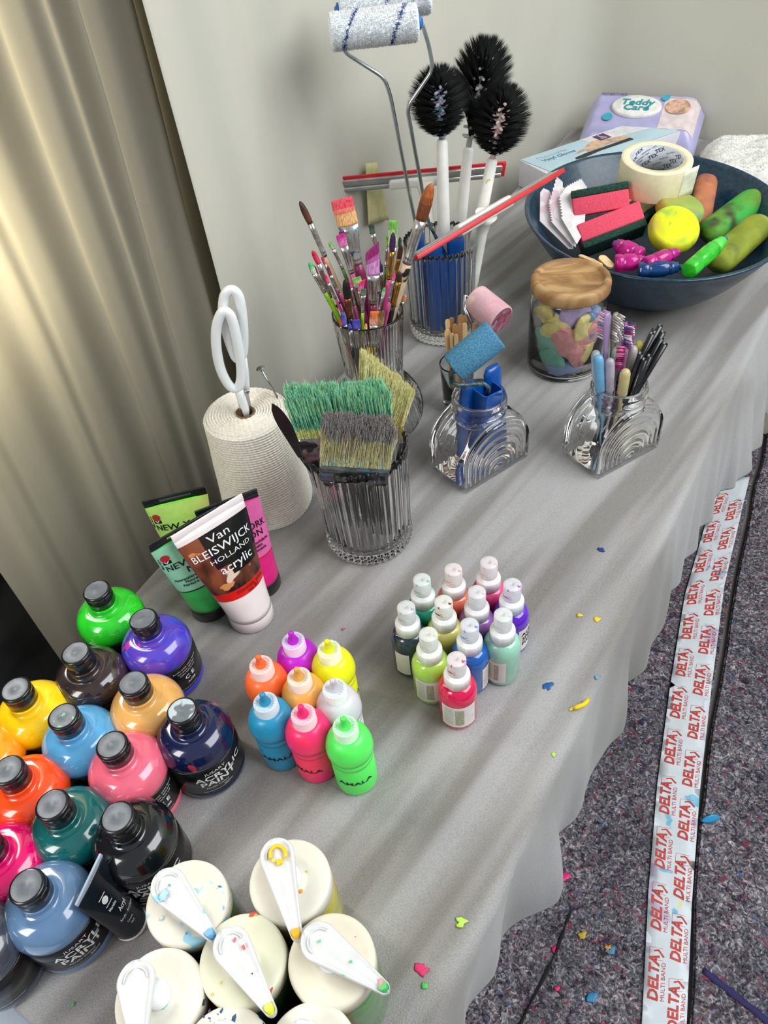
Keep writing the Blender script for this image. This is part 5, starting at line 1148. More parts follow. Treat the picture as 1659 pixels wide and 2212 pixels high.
# foam rollers
def foam_roller(a, b, R, col, wire, label, loc, face=None, gcore=None, hnd=None):
    t = thing('foam_roller', label, 'paint roller', loc); L_ = (b - a).length; mb = MB(); mb.M = place(a, b - a)
    mb.lathe([(.0, .001), (.004, .001), (.0045, 0), (R - .002, 0), (R - .0004, .0008), (R, .0025), (R, L_ - .0025), (R - .0004, L_ - .0008), (R - .002, L_)], 48, cap1=False)
    if face: mb.mi = 1
    mb.lathe([(R - .002, L_), (R*.7, L_), (R*.35, L_ - .0006), (0, L_ - .0008)], 48, cap0=False); mb.build('foam_sleeve', [col] + ([face] if face else []), t)
    mb = MB(); mb.tube(wire, .0030, 12); mb.build('wire_frame', gcore or CHROME, t)
    if hnd:
        hb, ht, w = hnd; mb = MB(); x, y, z = frame(ht - hb, V((1, .6, 0)))
        def sq(c, k, d): return [c + x*w*k*a_ + y*w*d*b_ for a_, b_ in ((1, .8), (.8, 1), (-.8, 1), (-1, .8), (-1, -.8), (-.8, -1), (.8, -1), (1, -.8))]
        mb.rings([sq(hb, .5, .4), sq(hb + (ht - hb)*.05, .8, .5), sq(hb + (ht - hb)*.5, .9, .6), sq(hb + (ht - hb)*.8, 1.05, .95), sq(ht, 1.1, 1.05), sq(ht, .98, .93), sq(ht - (ht - hb)*.22, .85, .8)], smooth=False); mb.build('handle', BLUEP, t)
    return t
BF = mat('blue_foam', s2l(78, 136, 166), rough=.9, var=.10, scale=500, bump=.5, bscale=500, col2=s2l(62, 116, 148))
PF = mat('pink_foam', s2l(214, 172, 178), soft=0.16, rough=.9, var=.08, scale=30, bump=.4, bscale=500, spot=[(s2l(216, 140, 150), 26, .56, 3), (s2l(170, 168, 180), 22, .62, 6), (s2l(224, 196, 168), 34, .66, 9)])
PFE = mat('crimson_foam_end', s2l(150, 80, 100), soft=0.16, rough=.9, var=.2, scale=160, bump=.4, bscale=400, spot=[(s2l(160, 140, 150), 100, .55, 2)])
Yr = J1.y - .012
a, b = on_y(979, 795, Yr), on_y(1071, 722, Yr + .010); R_ = 35.5*pxm(a)
foam_roller(a, b, R_, BF, [a + (b - a)*.3, a, on_y(974, 808, Yr), on_y(976, 826, Yr - .003), on_y(990, 832, Yr - .004), on_y(1046, 829, Yr - .004), on_y(1056, 838, Yr - .002), on_y(1052, 856, Yr + .004)],
            'small blue foam paint roller lying across the mouth of the arched jar', V((J1.x + .006, J1.y, .05)), gcore=mat('paint_crusted_wire', s2l(80, 104, 108), rough=.45, metal=.5, var=.3, scale=200),
            hnd=(V((J1.x + .002, J1.y - .004, .018)), on_y(1052, 838, J1.y - .002), .0145))
mb = MB(); o_ = V((J1.x - .024, J1.y - .004, .014)); h_ = .118
x, y, z = frame(V((.10, .05, 1)), V((1, .6, 0)))
mb.rings([[o_ + z*s*h_ + x*w*math.cos(2*PI*i/20) + y*d*math.sin(2*PI*i/20) for i in range(20)] for s, w, d in ((0, .008, .004), (.05, .012, .006), (.5, .014, .007), (.92, .013, .007), (1, .009, .004))])
tag(mb.build('blue_plastic_grip', BLUEP, None, origin=o_), 'blue plastic grip leaning at the left inside the arched jar', 'plastic handle')
mb = MB(); o_ = V((J1.x + .030, J1.y + .012, .014)); e_ = on_y(1062, 792, J1.y + .018); x, y, z = frame(e_ - o_, V((1, .6, 0))); h_ = (e_ - o_).length
mb.rings([[o_ + z*s*h_ + x*w*math.cos(2*PI*i/20) + y*d*math.sin(2*PI*i/20) for i in range(20)] for s, w, d in ((0, .008, .004), (.05, .011, .005), (.6, .012, .005), (.94, .014, .005), (1, .010, .004))])
tag(mb.build('blue_plastic_grip', BLUEP, None, origin=o_), 'blue plastic grip with flat end at the right inside the arched jar', 'plastic handle')

# cup of wooden sticks behind, holding the pink roller
SC = V((.127, .905, .0008)); mb = MB(); mb.lathe([(0, 0), (.019, 0), (.0205, .002), (.0245, .078), (.0250, .080), (.0236, .0805), (.0230, .078), (.0190, .005), (0, .004)], 56, SC)
tag(mb.build('small_glass', glassm('bluish_glass', (.86, .95, .97)), None, origin=SC), 'small bluish glass of wooden sticks behind the blue foam roller', 'glass')
WOOD = mat('birch_stick', s2l(205, 168, 118), rough=.6, var=.10, scale=60, stretch=(1, 1, .2)); WOOD2 = mat('darker_birch_stick', s2l(160, 118, 74), rough=.6, var=.12, scale=60, stretch=(1, 1, .2))
def stick(p, q, w, m, label, grp='wooden craft sticks in the small glass', th=.0009, name='craft_stick'):
    ax = (q - p); x, y, z = frame(ax, V((1, .25, 0))); L_ = ax.length; mb = MB(); pts = []
    for i in range(11): a = PI*i/10; pts.append((w*math.cos(a), L_ - w + w*math.sin(a)))
    for i in range(11): a = PI + PI*i/10; pts.append((w*math.cos(a), w + w*math.sin(a)))
    mb.rings([[p + x*a + z*b + y*d for a, b in pts] for d in (-th, th)], smooth=False); return tag(mb.build(name, m, None, origin=p), label, 'wooden stick', grp)
STK = [((966, 690), .0040, WOOD, 'leftmost wooden stick in the small glass, seen edge-on', -.004), ((975, 686), .0052, WOOD2, 'wooden stick second from the left in the small glass', .008), ((966, 712), .0056, WOOD, 'wooden stick with round end at the front left of the small glass', -.008),
       ((982, 700), .0050, WOOD2, 'brown wooden stick between the two left front sticks', -.006), ((993, 699), .0052, WOOD2, 'wooden stick in the middle of the small glass', -.004), ((1003, 698), .0052, WOOD, 'pale wooden stick beside the roller wire', -.002),
       ((995, 680), .0055, WOOD2, 'tallest wooden stick at the back of the small glass', .006), ((1003, 681), .0048, WOOD2, 'second tall wooden stick at the back of the small glass', .010), ((976, 720), .0040, WOOD, 'short pale stick at the very front of the small glass', -.012), ((985, 722), .0038, WOOD, 'short pale stick tilted right at the front of the small glass', -.013),
       ((1024, 697), .0030, WOOD2, 'thin stick right of the roller wire under the pink roller', .004), ((1031, 700), .0030, WOOD2, 'thin brown stick farthest right under the pink roller', .006)]
for (px, w, m, lb, d) in STK:
    q = on_y(px[0], px[1], SC.y + d); b_ = V((SC.x + max(-.016, min(.016, (q.x - SC.x)*.5)), SC.y + d*.6, .006)); stick(b_, q, w*.78, m, lb)
Yp = SC.y + .012
a, b = on_y(1026, 646, Yp + .030), on_y(1083, 692, Yp - .012); R_ = 33*pxm(b)*1.03
foam_roller(a, b, R_, PF, [a.lerp(b, .3), a, on_y(1003, 640, Yp + .026), on_y(1004, 668, Yp + .014), on_y(1020, 700, Yp + .004), on_y(1024, 735, Yp), V((SC.x + .008, SC.y + .006, .012))], 'small pink foam roller with crimson end standing in the glass of sticks', V((SC.x + .008, SC.y + .006, .012)), face=PFE)

# ---------------------------------------------------------------- toothbrushes, pipettes, straws in the right arched jar
def tooth(head, tail, Y, col, bcols, label, faceang=0.0, wpx=22):
    h = on_y(head[0], head[1], Y); tl = V((J2.x + tail[0], J2.y + tail[1], .010)); ax = (h - tl).normalized(); t = thing('toothbrush', label, 'toothbrush', tl, 'toothbrushes in the arched jar'); pm = pxm(h)
    x, y, z = frame(ax, V((math.cos(faceang), math.sin(faceang), 0))); L_ = (h - tl).length; mb = MB()
    sc = lambda s, w, d: [tl + z*s*L_ + x*w*math.cos(2*PI*i/18) + y*d*math.sin(2*PI*i/18) for i in range(18)]
    mb.rings([sc(0, .003, .002), sc(.05, .0055, .0035), sc(.5, .0060, .0040), sc(.74, .0035, .003), sc(.80, .0045, .0022), sc(.86, .0066, .0024), sc(.96, .0066, .0024), sc(1, .0035, .0016)]); mb.build('handle', col, t)
    mb = MB(); rnd = random.Random(int(head[0]))
    for r in range(9):
        for c in range(4):
            p = tl + z*L_*(.83 + .155*r/8) + x*(-.0048 + .0032*c); mb.mi = (r // 2 + c) % len(bcols)
            for q in range(5): d = (x*rnd.gauss(0, 1) + z*rnd.gauss(0, 1))*.0006; mb.tube([p + d*.6 - y*.001, p + d - y*.0105], [.0005, .0004], 4)
    mb.build('bristles', bcols, t)
cl = lambda n_, r, g, b, tr=.5, **k: mat(n_, s2l(r, g, b), rough=.15, var=.05, trans=tr, ior=1.35, coat=.3, **k)
bcw = mat('white_nylon', s2l(240, 228, 235), rough=.5); bcb = mat('blue_nylon', s2l(120, 150, 205), rough=.5); bcp = mat('pink_nylon', s2l(232, 130, 175), rough=.5); bcm = mat('magenta_nylon', s2l(165, 30, 105), rough=.5); bcn = mat('navy_nylon', s2l(70, 80, 120), rough=.5)
tooth((1313, 675), (-.012, .004), J2.y + .006, cl('lilac_clear', 190, 165, 205), [bcw, bcp, bcb], 'toothbrush with white, pink and blue bristles facing left', -2.6)
tooth((1330, 676), (-.002, .010), J2.y + .012, cl('smoky_clear', 160, 160, 140), [mat('grey_nylon', s2l(170, 165, 150), rough=.5), bcw], 'smoky clear toothbrush just right of the pink and blue bristled one', .4)
tooth((1352, 698), (.006, .008), J2.y + .010, cl('marbled_purple', 150, 90, 150, .1, spot=[(s2l(60, 60, 140), 90, .5, 2), (s2l(220, 120, 160), 90, .6, 5)]), [bcm, bcn, bcw], 'marbled purple toothbrush with magenta and navy bristles', .9)
tooth((1352, 752), (.004, -.008), J2.y - .006, cl('clear_purple', 150, 90, 130, .3), [bcp, bcm], 'short toothbrush with pink bristles tilted down to the left', -1.9)
def pipette(head, tail, Y, col, label, r=.0058, L_=.040):
    h = on_y(head[0], head[1], Y); tl = V((J2.x + tail[0], J2.y + tail[1], .010)); ax = (h - tl); d = ax.normalized(); mb = MB(); mb.M = place(tl, d); T = ax.length
    mb.lathe([(.0008, 0), (.0018, .02), (.0026, T*.4), (.0026, T - L_ - .006), (r*.75, T - L_), (r, T - L_ + .004), (r, T - .006), (r*.8, T - .002), (r*.4, T), (0, T)], 24)
    return tag(mb.build('pipette', col, None, origin=tl), label, 'pipette', 'plastic pipettes in the arched jar')
pipette((1287, 758), (-.018, -.002), J2.y + .004, cl('milky_clear', 215, 222, 228, .55), 'milky clear pipette bulb at the far left of the jar mouth')
pipette((1292, 768), (-.012, -.010), J2.y - .010, cl('sky_blue_clear', 120, 185, 225, .25), 'light blue pipette with a fat bulb at the left of the jar mouth', .0064, .056)
pipette((1318, 775), (-.004, -.010), J2.y - .012, cl('lilac_milky', 205, 198, 215, .4), 'pale lilac pipette beside the light blue one', .0056, .05)
pipette((1333, 750), (-.002, .006), J2.y + .004, cl('green_clear', 205, 230, 205, .5), 'faintly green pipette bulb behind the lilac one')
pipette((1352, 798), (.000, -.014), J2.y - .016, cl('yellow_clear', 235, 225, 160, .45), 'pale yellow pipette with air bubbles leaning right at the front', .0066, .04)
pipette((1370, 748), (.008, .006), J2.y + .008, cl('white_clear', 225, 222, 220, .4), 'whitish pipette bulb just left of the black straws')
pipette((1383, 738), (.012, .010), J2.y + .014, cl('lemon_clear', 230, 225, 110, .4), 'lemon yellow pipette bulb at the back by the straws')
STR = mat('black_straw', s2l(16, 17, 18), rough=.25, coat=.4, var=.1)
for i, (hx_, hy_, d, lb) in enumerate([(1427, 703, .014, 'tallest black straw at the back'), (1414, 712, .012, 'black straw just left of the tallest'), (1409, 720, .004, 'black straw with wide open end left of the rear ones'), (1433, 717, .010, 'black straw right of the tallest'),
                                 (1429, 730, .006, 'black straw in the centre right of the bundle'), (1437, 742, .000, 'rightmost black straw, leaning far right'), (1385, 763, -.006, 'leftmost black straw at the front of the bundle'), (1404, 768, -.008, 'short black straw right of the leftmost'), (1393, 776, -.012, 'lowest black straw, nearest the viewer')]):
    q = on_y(hx_, hy_, J2.y + d); b_ = V((J2.x - .024 + .003*i, J2.y + d*.5 - .004, .012)); ax = q - b_; mb = MB(); mb.M = place(b_, ax); T = ax.length
    mb.lathe([(.0036, 0), (.0038, T), (.0033, T), (.0031, T - .02)], 16, cap0=True, cap1=True); tag(mb.build('straw', STR, None, origin=b_), lb + ' in the arched jar', 'straw', 'black straws in the arched jar')

# ================================================================ LIDDED JAR OF BALLOONS
JC = V((.3035, .986, .0008)); mb = MB(); RJ = .0555
outp = [(0, 0), (RJ - .006, 0), (RJ - .001, .0015), (RJ, .005), (RJ, .106), (RJ - .002, .113), (RJ - .006, .118), (RJ - .006, .124), (RJ - .009, .124), (RJ - .009, .117), (RJ - .0045, .112), (RJ - .0028, .105), (RJ - .0028, .007), (RJ - .006, .004), (0, .004)]
t = thing('lidded_jar', 'round glass jar of coloured balloons with a turned wooden lid', 'jar', JC); mb.lathe(outp, 72, JC); mb.build('glass_body', GLASS, t)
mb = MB(); R = .0565
mb.lathe([(0, .120), (R - .010, .120), (R - .010, .1245), (R - .003, .1245), (R, .128), (R, .140), (R - .002, .1445), (R - .006, .1462), (R - .0095, .1455), (R - .0115, .1425), (R - .013, .1415), (0, .1410)], 80, JC)
WL = bpy.data.materials.new('acacia_wood'); WL.use_nodes = True; nt = WL.node_tree; nd = nt.nodes; Lk = nt.links; tc = nd.new('ShaderNodeTexCoord'); mp = nd.new('ShaderNodeMapping'); mp.inputs['Rotation'].default_value = (0, 0, .5); mp.inputs['Scale'].default_value = (1, 3.2, 1)
Lk.new(tc.outputs['Object'], mp.inputs[0]); nz_ = nd.new('ShaderNodeTexNoise'); nz_.inputs['Scale'].default_value = 9; nz_.inputs['Detail'].default_value = 8; nz_.inputs['Distortion'].default_value = 1.8; Lk.new(mp.outputs[0], nz_.inputs['Vector'])
rp_ = nd.new('ShaderNodeValToRGB'); e_ = rp_.color_ramp.elements; e_[0].position = .30; e_[0].color = (*s2l(128, 94, 56), 1); e_[1].position = .62; e_[1].color = (*s2l(186, 150, 102), 1); e3 = e_.new(.46); e3.color = (*s2l(156, 116, 70), 1)
Lk.new(nz_.outputs['Fac'], rp_.inputs[0]); Lk.new(rp_.outputs[0], nd['Principled BSDF'].inputs['Base Color']); nd['Principled BSDF'].inputs['Roughness'].default_value = .55
mb.build('wooden_lid', WL, t)
def balloon(a, r, z, sx, sz, tilt, rot, col, label):
    # limp, flattened balloon pressed against the wall of the jar
    c = JC + V((math.cos(a)*r, math.sin(a)*r, z)); mb = MB(); mb.M = Matrix.Translation(c) @ Matrix.Rotation(a, 4, 'Z') @ Matrix.Rotation(tilt, 4, 'X') @ Matrix.Rotation(rot, 4, 'Y')
    rr = []; n = 40
    for i in range(26):
        s = i/25; w = sx*math.sin(min(1, s*1.25)*PI*.5 if s < .8 else PI*.5*(1 - (s - .8)/.2*1.0))**.7 if s < .8 else sx*math.sqrt(max(0, 1 - ((s - .8)/.2)**2)); w = max(w, .0035 if s < .3 else .0003); row = []
        for j in range(n):
            t_ = 2*PI*j/n; f_ = 1 + .18*noise.noise(V((math.cos(t_)*1.5, s*3, rot*5 + z*90))); row.append(V((.0065*math.sin(t_)*(w/sx)*f_ + .0045*noise.noise(V((s*4, math.cos(t_)*2, a*3 + z*50))), w*math.cos(t_)*f_, (s - .5)*sz)))
        rr.append(row)
    def clampw(p):
        q = mb.M @ p; d = V((q.x - JC.x, q.y - JC.y, 0)); L_ = d.length; lim = RJ - .0040
        if L_ > lim: d = d.normalized()*lim; q = V((JC.x + d.x, JC.y + d.y, q.z))
        q.z = max(JC.z + .0055, min(JC.z + .116, q.z)); return q
    rr = [[clampw(p) for p in row] for row in rr]; mb.M = Matrix.Identity(4); mb.rings(rr)
    m = mat('latex_%d_%d_%d' % col, s2l(*col), rough=.5, var=.05, scale=120, sheen=.2); return tag(mb.build('balloon', m, None, origin=c), label, 'balloon', 'limp balloons in the lidded jar')
PK, YL, MT, BLn, LV = (235, 160, 156), (240, 226, 140), (128, 205, 178), (134, 166, 214), (196, 178, 222)
for (ad, r, z, sx, sz, ti, ro, col, lb) in [
    (-120, .040, .080, .022, .05, .9, .2, YL, 'yellow balloon at the upper left of the lidded jar, folded open'), (-62, .041, .085, .021, .055, 1.5, .1, YL, 'yellow balloon high on the right front of the jar'), (-150, .038, .092, .018, .05, .5, .3, YL, 'narrow yellow balloon by the left edge under the lid'),
    (-85, .036, .103, .018, .055, 1.6, .0, LV, 'lavender balloon peeping out right under the lid'), (-150, .042, .045, .024, .06, -.2, .0, MT, 'mint balloon at the left side of the jar'), (-125, .044, .028, .020, .05, .6, .1, MT, 'mint balloon low at the left front of the jar'),
    (-98, .044, .055, .019, .075, .5, .0, PK, 'large pink balloon slanting across the front of the jar'), (-68, .043, .060, .020, .065, -1.0, .1, PK, 'pink balloon crossing the right front of the jar'), (-78, .045, .036, .019, .045, .1, .0, PK, 'pink balloon low in the front middle of the jar'),
    (-100, .042, .012, .013, .07, 1.55, .0, BLn, 'blue balloon lying on the floor of the jar at the front'), (-45, .043, .035, .018, .06, .9, .1, YL, 'yellow balloon low at the right front of the jar'), (-58, .046, .070, .007, .016, 1.4, .0, (98, 140, 175), 'blue balloon tip showing between the pink folds'),
    (-30, .042, .080, .016, .04, .3, .1, PK, 'pink balloon at the right edge of the jar'), (-45, .042, .100, .012, .03, 1.0, .0, BLn, 'blue balloon under the lid at the right'), (-140, .040, .012, .012, .05, 1.5, .0, BLn, 'blue balloon at the bottom left of the jar'),
    (60, .030, .040, .03, .07, .2, .0, PK, 'pink balloon at the back of the jar'), (120, .030, .070, .03, .07, .4, .0, MT, 'mint balloon at the back of the jar'), (0, .020, .030, .03, .06, .7, .0, LV, 'lavender balloon in the middle of the jar'), (180, .020, .070, .03, .06, -.4, .0, BLn, 'blue balloon in the middle of the jar')]:
    balloon(math.radians(ad), r, z, sx, sz, ti, ro, col, lb)

# ================================================================ BOWL AND CONTENTS
BC_ = V((.492, 1.195, .0008)); RX, RY, BH = .2030, .2330, .128
prof = [(0, 0), (.085, 0), (.090, .002), (.092, .010)]
for i in range(1, 15): f = i/14; prof.append((lerp(.092, RX - .004, f**.78), lerp(.010, BH - .006, f**1.25)))
prof += [(RX, BH - .002), (RX + .0005, BH), (RX - .002, BH + .0015), (RX - .006, BH), (RX - .008, BH - .004)]
for i in range(13, 0, -1): f = i/14; prof.append((lerp(.086, RX - .009, f**.78), lerp(.016, BH - .006, f**1.25)))
prof += [(.070, .014), (0, .013)]
mb = MB(); mb.lathe(prof, 112, BC_, ell=RY/RX)
BM = mat('teal_glazed_bowl', s2l(12, 58, 80), rough=.30, var=.12, scale=140, coat=.2, col2=s2l(6, 40, 60), bump=.08, bscale=300)
tag(mb.build('bowl', BM, None, origin=BC_), 'large dark teal glazed bowl full of sponges and tools', 'bowl')
BF_ = .016
# masking tape roll
a = at(1420, 340, .178); up_ = V((.03, -.10, 1)).normalized(); c = a - up_*.050
t = thing('tape_roll', 'big roll of cream masking tape resting on top of the sponges in the bowl', 'tape', c); mb = MB(); mb.M = place(c, up_); Ro, Ri = .0575, .0415
mb.lathe([(Ri + .0016, 0), (Ro - .0006, 0), (Ro, .001), (Ro, .049), (Ro - .0006, .050), (Ri + .0016, .050)], 96, loop=True); mb.build('tape_winding', mat('cream_crepe', s2l(232, 222, 186), rough=.65, var=.03, scale=60, spot=[(s2l(205, 150, 110), 80, .74, 3)]), t)
mb = MB(); Mx = place(c, up_); mb.M = Mx; mb.lathe([(Ri, .0003), (Ri + .0015, .0003), (Ri + .0015, .0497), (Ri, .0497)], 80, loop=True); mb.mi = 1; k = 0
for row in range(4):
    for q in range(14):
        an = 2*PI*q/14 + row*.22; s_ = ('TEX', 'MASKING TAPE', 'TEX', 'EasyPaper')[(row + q) % 4]
        mb.text(s_, .0095 if s_ == 'TEX' else .0042, (lambda X, Y, an=an, row=row: V(((Ri - .0004)*math.cos(an - (X*.8 - Y*.5)/Ri), (Ri - .0004)*math.sin(an - (X*.8 - Y*.5)/Ri), .008 + row*.0115 + X*.45 + Y*.8))), bold=.02 if s_ == 'TEX' else 0)
mb.M = Matrix.Identity(4); mb.build('printed_core', [mat('grey_core', s2l(196, 200, 208), rough=.5), mat('core_print', s2l(60, 66, 84), rough=.5)], t)
mb = MB(); mb.M = Mx; mb.sheet(12, 6, lambda a_, b_: V(((Ro + .0006 + .010*a_**2)*math.cos(-1.05 + a_*.50), (Ro + .0006 + .010*a_**2)*math.sin(-1.05 + a_*.50), .0005 + .049*b_*(1 - .0*a_))), .0005); mb.M = Matrix.Identity(4); mb.build('loose_end', mat('peeled_tape', s2l(226, 226, 206), rough=.6), t)

# sponges
def sponge(c, ex_, up2, L_, Wd, Hh, foam, label, flip=False, hs=.28):
    c = V(c); z = V(up2).normalized(); x = V(ex_); x = (x - z*x.dot(z)).normalized(); y = z.cross(x); t = thing('sponge', label, 'sponge', c, 'scouring sponges in the bowl')
    def w(p): q = V(p); n_ = noise.noise(V((q.x*80, q.y*80, q.z*80 + c.x*100)))*.0006; return q*(1 + n_*8)
    mb = MB(); mb.M = mat4(x, y, z, c); k = Hh*hs; mb.rbox(L_/2, Wd/2, (Hh - k)/2, .003, (0, 0, k/2 if not flip else -k/2), k=3); mb.build('foam', foam, t)
    mb = MB(); mb.M = mat4(x, y, z, c); mb.rbox(L_/2 + .0006, Wd/2 + .0006, k/2, .002, (0, 0, (-Hh/2 + k/2) if not flip else (Hh/2 - k/2)), k=3); rnd = random.Random(3)
    zt = (-Hh/2) if not flip else Hh/2; sg = -1 if not flip else 1
    for i in range(900):
        p = V((rnd.uniform(-1, 1)*L_/2, rnd.uniform(-1, 1)*Wd/2, zt)); mb.hair(p, p + V((rnd.gauss(0, 1)*.002, rnd.gauss(0, 1)*.002, sg*rnd.random()*.0018)), .0003)
    mb.build('scouring_pad', mat('dark_green_scourer', s2l(34, 70, 58), rough=.95, var=.2, scale=300, bump=.6, bscale=500), t); return t
PKF = mat('pink_sponge_foam', s2l(236, 84, 108), rough=.9, var=.07, scale=500, bump=.5, bscale=600); GNF = mat('green_sponge_foam', s2l(166, 200, 140), rough=.9, var=.06, scale=500, bump=.5, bscale=600)
sponge(at(1295, 432, .128), (1, -.28, -.04), (-.05, .55, 1), .090, .046, .040, PKF, 'upper pink sponge with its green scouring side up', True)
sponge(at(1318, 498, .088), (1, -.30, .0), (-.22, .85, .80), .104, .062, .042, PKF, 'lower pink sponge tipped so its dark scouring side faces the viewer', False)
sponge(at(1392, 452, .095), (.75, .25, .25), (-.60, .9, .85), .070, .055, .040, GNF, 'pale green sponge wedged between the pink ones and the yellow dauber', False)

# foam daubers: thick round discs and oval pads
def disc_pad(c, nrm, R_, th, m, label, name='foam_dauber', ell=1.0, xh=None):
    c = V(c); mb = MB(); mb.M = place(c, V(nrm), xh); e = min(th*.45, .008)
    pr = [(0, -th/2), (R_ - e, -th/2)] + [(R_ - e + e*math.sin(PI*i/12), -th/2*math.cos(PI*i/12) if True else 0) for i in range(1, 12)] + [(R_ - e, th/2), (0, th/2)]
    mb.lathe(pr, 56, ell=ell); return tag(mb.build(name, m, None, origin=c), label, 'foam pad', 'paint-stained foam daubers in the bowl')
YF = mat('yellow_foam_dauber', s2l(222, 222, 16), soft=0.16, rough=.75, var=.05, scale=30, spot=[(s2l(130, 180, 70), 24, .56, 3), (s2l(190, 168, 60), 16, .54, 8), (s2l(110, 130, 50), 60, .66, 5)])
ML = mat('multicolour_dauber', s2l(150, 170, 80), soft=0.16, rough=.8, var=.06, scale=20, spot=[(s2l(205, 140, 60), 15, .46, 4), (s2l(90, 150, 120), 18, .50, 7), (s2l(205, 90, 60), 28, .66, 9)])
GF = mat('green_dauber', s2l(104, 152, 50), soft=0.16, rough=.8, var=.12, scale=30, spot=[(s2l(60, 160, 60), 22, .48, 4), (s2l(60, 60, 40), 26, .56, 7)])
OF = mat('olive_dauber', s2l(138, 150, 40), soft=0.16, rough=.7, var=.12, scale=30, spot=[(s2l(150, 160, 100), 22, .60, 2), (s2l(80, 100, 40), 30, .60, 6)])
RF = mat('rust_dauber', s2l(176, 108, 74), soft=0.16, rough=.8, var=.08, scale=26, spot=[(s2l(130, 66, 96), 22, .55, 3), (s2l(200, 160, 110), 24, .62, 8)])
disc_pad(at(1455, 497, .110), (-.02, -.62, 1), .0400, .026, YF, 'bright yellow round foam dauber with green streaks, facing the viewer')
disc_pad(at(1468, 452, .112), (.25, -.15, 1), .0400, .026, ML, 'green and orange stained round foam dauber behind the yellow one')
def capsule_pad(p, q, R_, m, label, flat=.62):
    p, q = V(p), V(q); ax = q - p; mb = MB(); x, y, z = frame(ax, V((1, 0, 0))); L_ = ax.length; rr = []
    for i in range(21):
        s = i/20; k = math.sqrt(max(.001, 1 - (abs(2*s - 1))**(2.6 + L_/R_*1.2))); rr.append([p + ax*s + x*R_*k*math.cos(2*PI*j/32) + y*R_*flat*k*math.sin(2*PI*j/32) for j in range(32)])
    mb.rings(rr); return tag(mb.build('foam_dauber', m, None, origin=p), label, 'foam pad', 'paint-stained foam daubers in the bowl')
capsule_pad(at(1509, 490, .080), at(1529, 378, .125), .0185, RF, 'rust and plum coloured oval foam pad standing on end')
capsule_pad(at(1524, 512, .085), at(1640, 424, .105), .0245, GF, 'green oval foam pad leaning against the right side of the bowl', .8)
capsule_pad(at(1540, 575, .085), at(1650, 478, .105), .0245, OF, 'olive yellow oval foam pad nearest the front right rim of the bowl', .8)
0 and capsule_pad(at(1500, 560, .04), at(1420, 520, .05), .03, ML, 'mottled foam pad at the bottom of the bowl under the yellow one', .8)

# small translucent bottles
def clear_mini(p, q, r, m, capm, label, name='mini_bottle', cfrac=.68, tipm=None):
    p, q = V(p), V(q); t = thing(name, label, 'small bottle', p, 'small translucent bottles in the bowl'); ax = q - p; T = ax.length; M_ = place(p, ax)
    mb = MB(); mb.M = M_; mb.lathe([(0, 0), (r*.85, 0), (r, .002), (r, T*.20), (r*.93, T*.22), (r*.93, T*.26), (r, T*.28), (r, T*cfrac - .004), (r*.8, T*cfrac), (r*.75, T*cfrac + .004)], 24, rf=lambda a, rr, z: (rr*(1 + .09*abs(math.cos(3*a))), z)); mb.build('bottle_body', m, t)
    mb = MB(); mb.M = M_; mb.lathe([(r*.6, T*cfrac), (r*.88, T*cfrac + .001), (r*.84, T*.80), (r*.74, T*.81), (r*.70, T*.90), (r*.42, T*.93)], 24, rf=lambda a, rr, z: (rr*(1 + .04*math.cos(14*a)), z)); mb.build('cap', capm, t)
    mb = MB(); mb.M = M_; mb.lathe([(r*.36, T*.90), (r*.40, T*.95), (r*.34, T), (0, T*1.005)], 16); mb.build('button', tipm or capm, t); return t
MG = mat('magenta_clear', s2l(232, 40, 160), rough=.15, var=.1, scale=80, trans=.45, coat=.5, ior=1.3); MG2 = mat('magenta_cap', s2l(190, 30, 140), rough=.2, var=.1, trans=.2, coat=.5)
GN = mat('neon_green_clear', s2l(70, 225, 60), rough=.15, var=.1, scale=80, trans=.4, coat=.5, ior=1.3); BU = mat('navy_clear', s2l(20, 70, 130), rough=.15, var=.15, trans=.3, coat=.5)
clear_mini(at(1385, 555, .120), at(1325, 525, .128), .0125, MG, MG2, 'magenta translucent bottle lying above the others beside the lower pink sponge', tipm=mat('violet_button', s2l(120, 50, 180), rough=.3))
clear_mini(at(1328, 568, .120), at(1398, 565, .120), .0118, MG, MG2, 'magenta translucent bottle lying at the front rim, left', tipm=mat('red_button', s2l(225, 50, 40), rough=.3))
clear_mini(at(1394, 572, .124), at(1468, 543, .130), .0105, MG, MG2, 'magenta translucent bottle slanting up to the right at the front rim')
clear_mini(at(1378, 584, .118), at(1474, 577, .122), .0110, BU, BU, 'navy blue translucent bottle lying along the front rim of the bowl')
clear_mini(at(1487, 585, .124), at(1567, 515, .132), .0120, GN, mat('neon_green_cap', s2l(90, 240, 80), rough=.3, trans=.15, coat=.3), 'neon green translucent bottle with blue button at the front rim of the bowl', tipm=mat('blue_button', s2l(30, 120, 165), rough=.3))
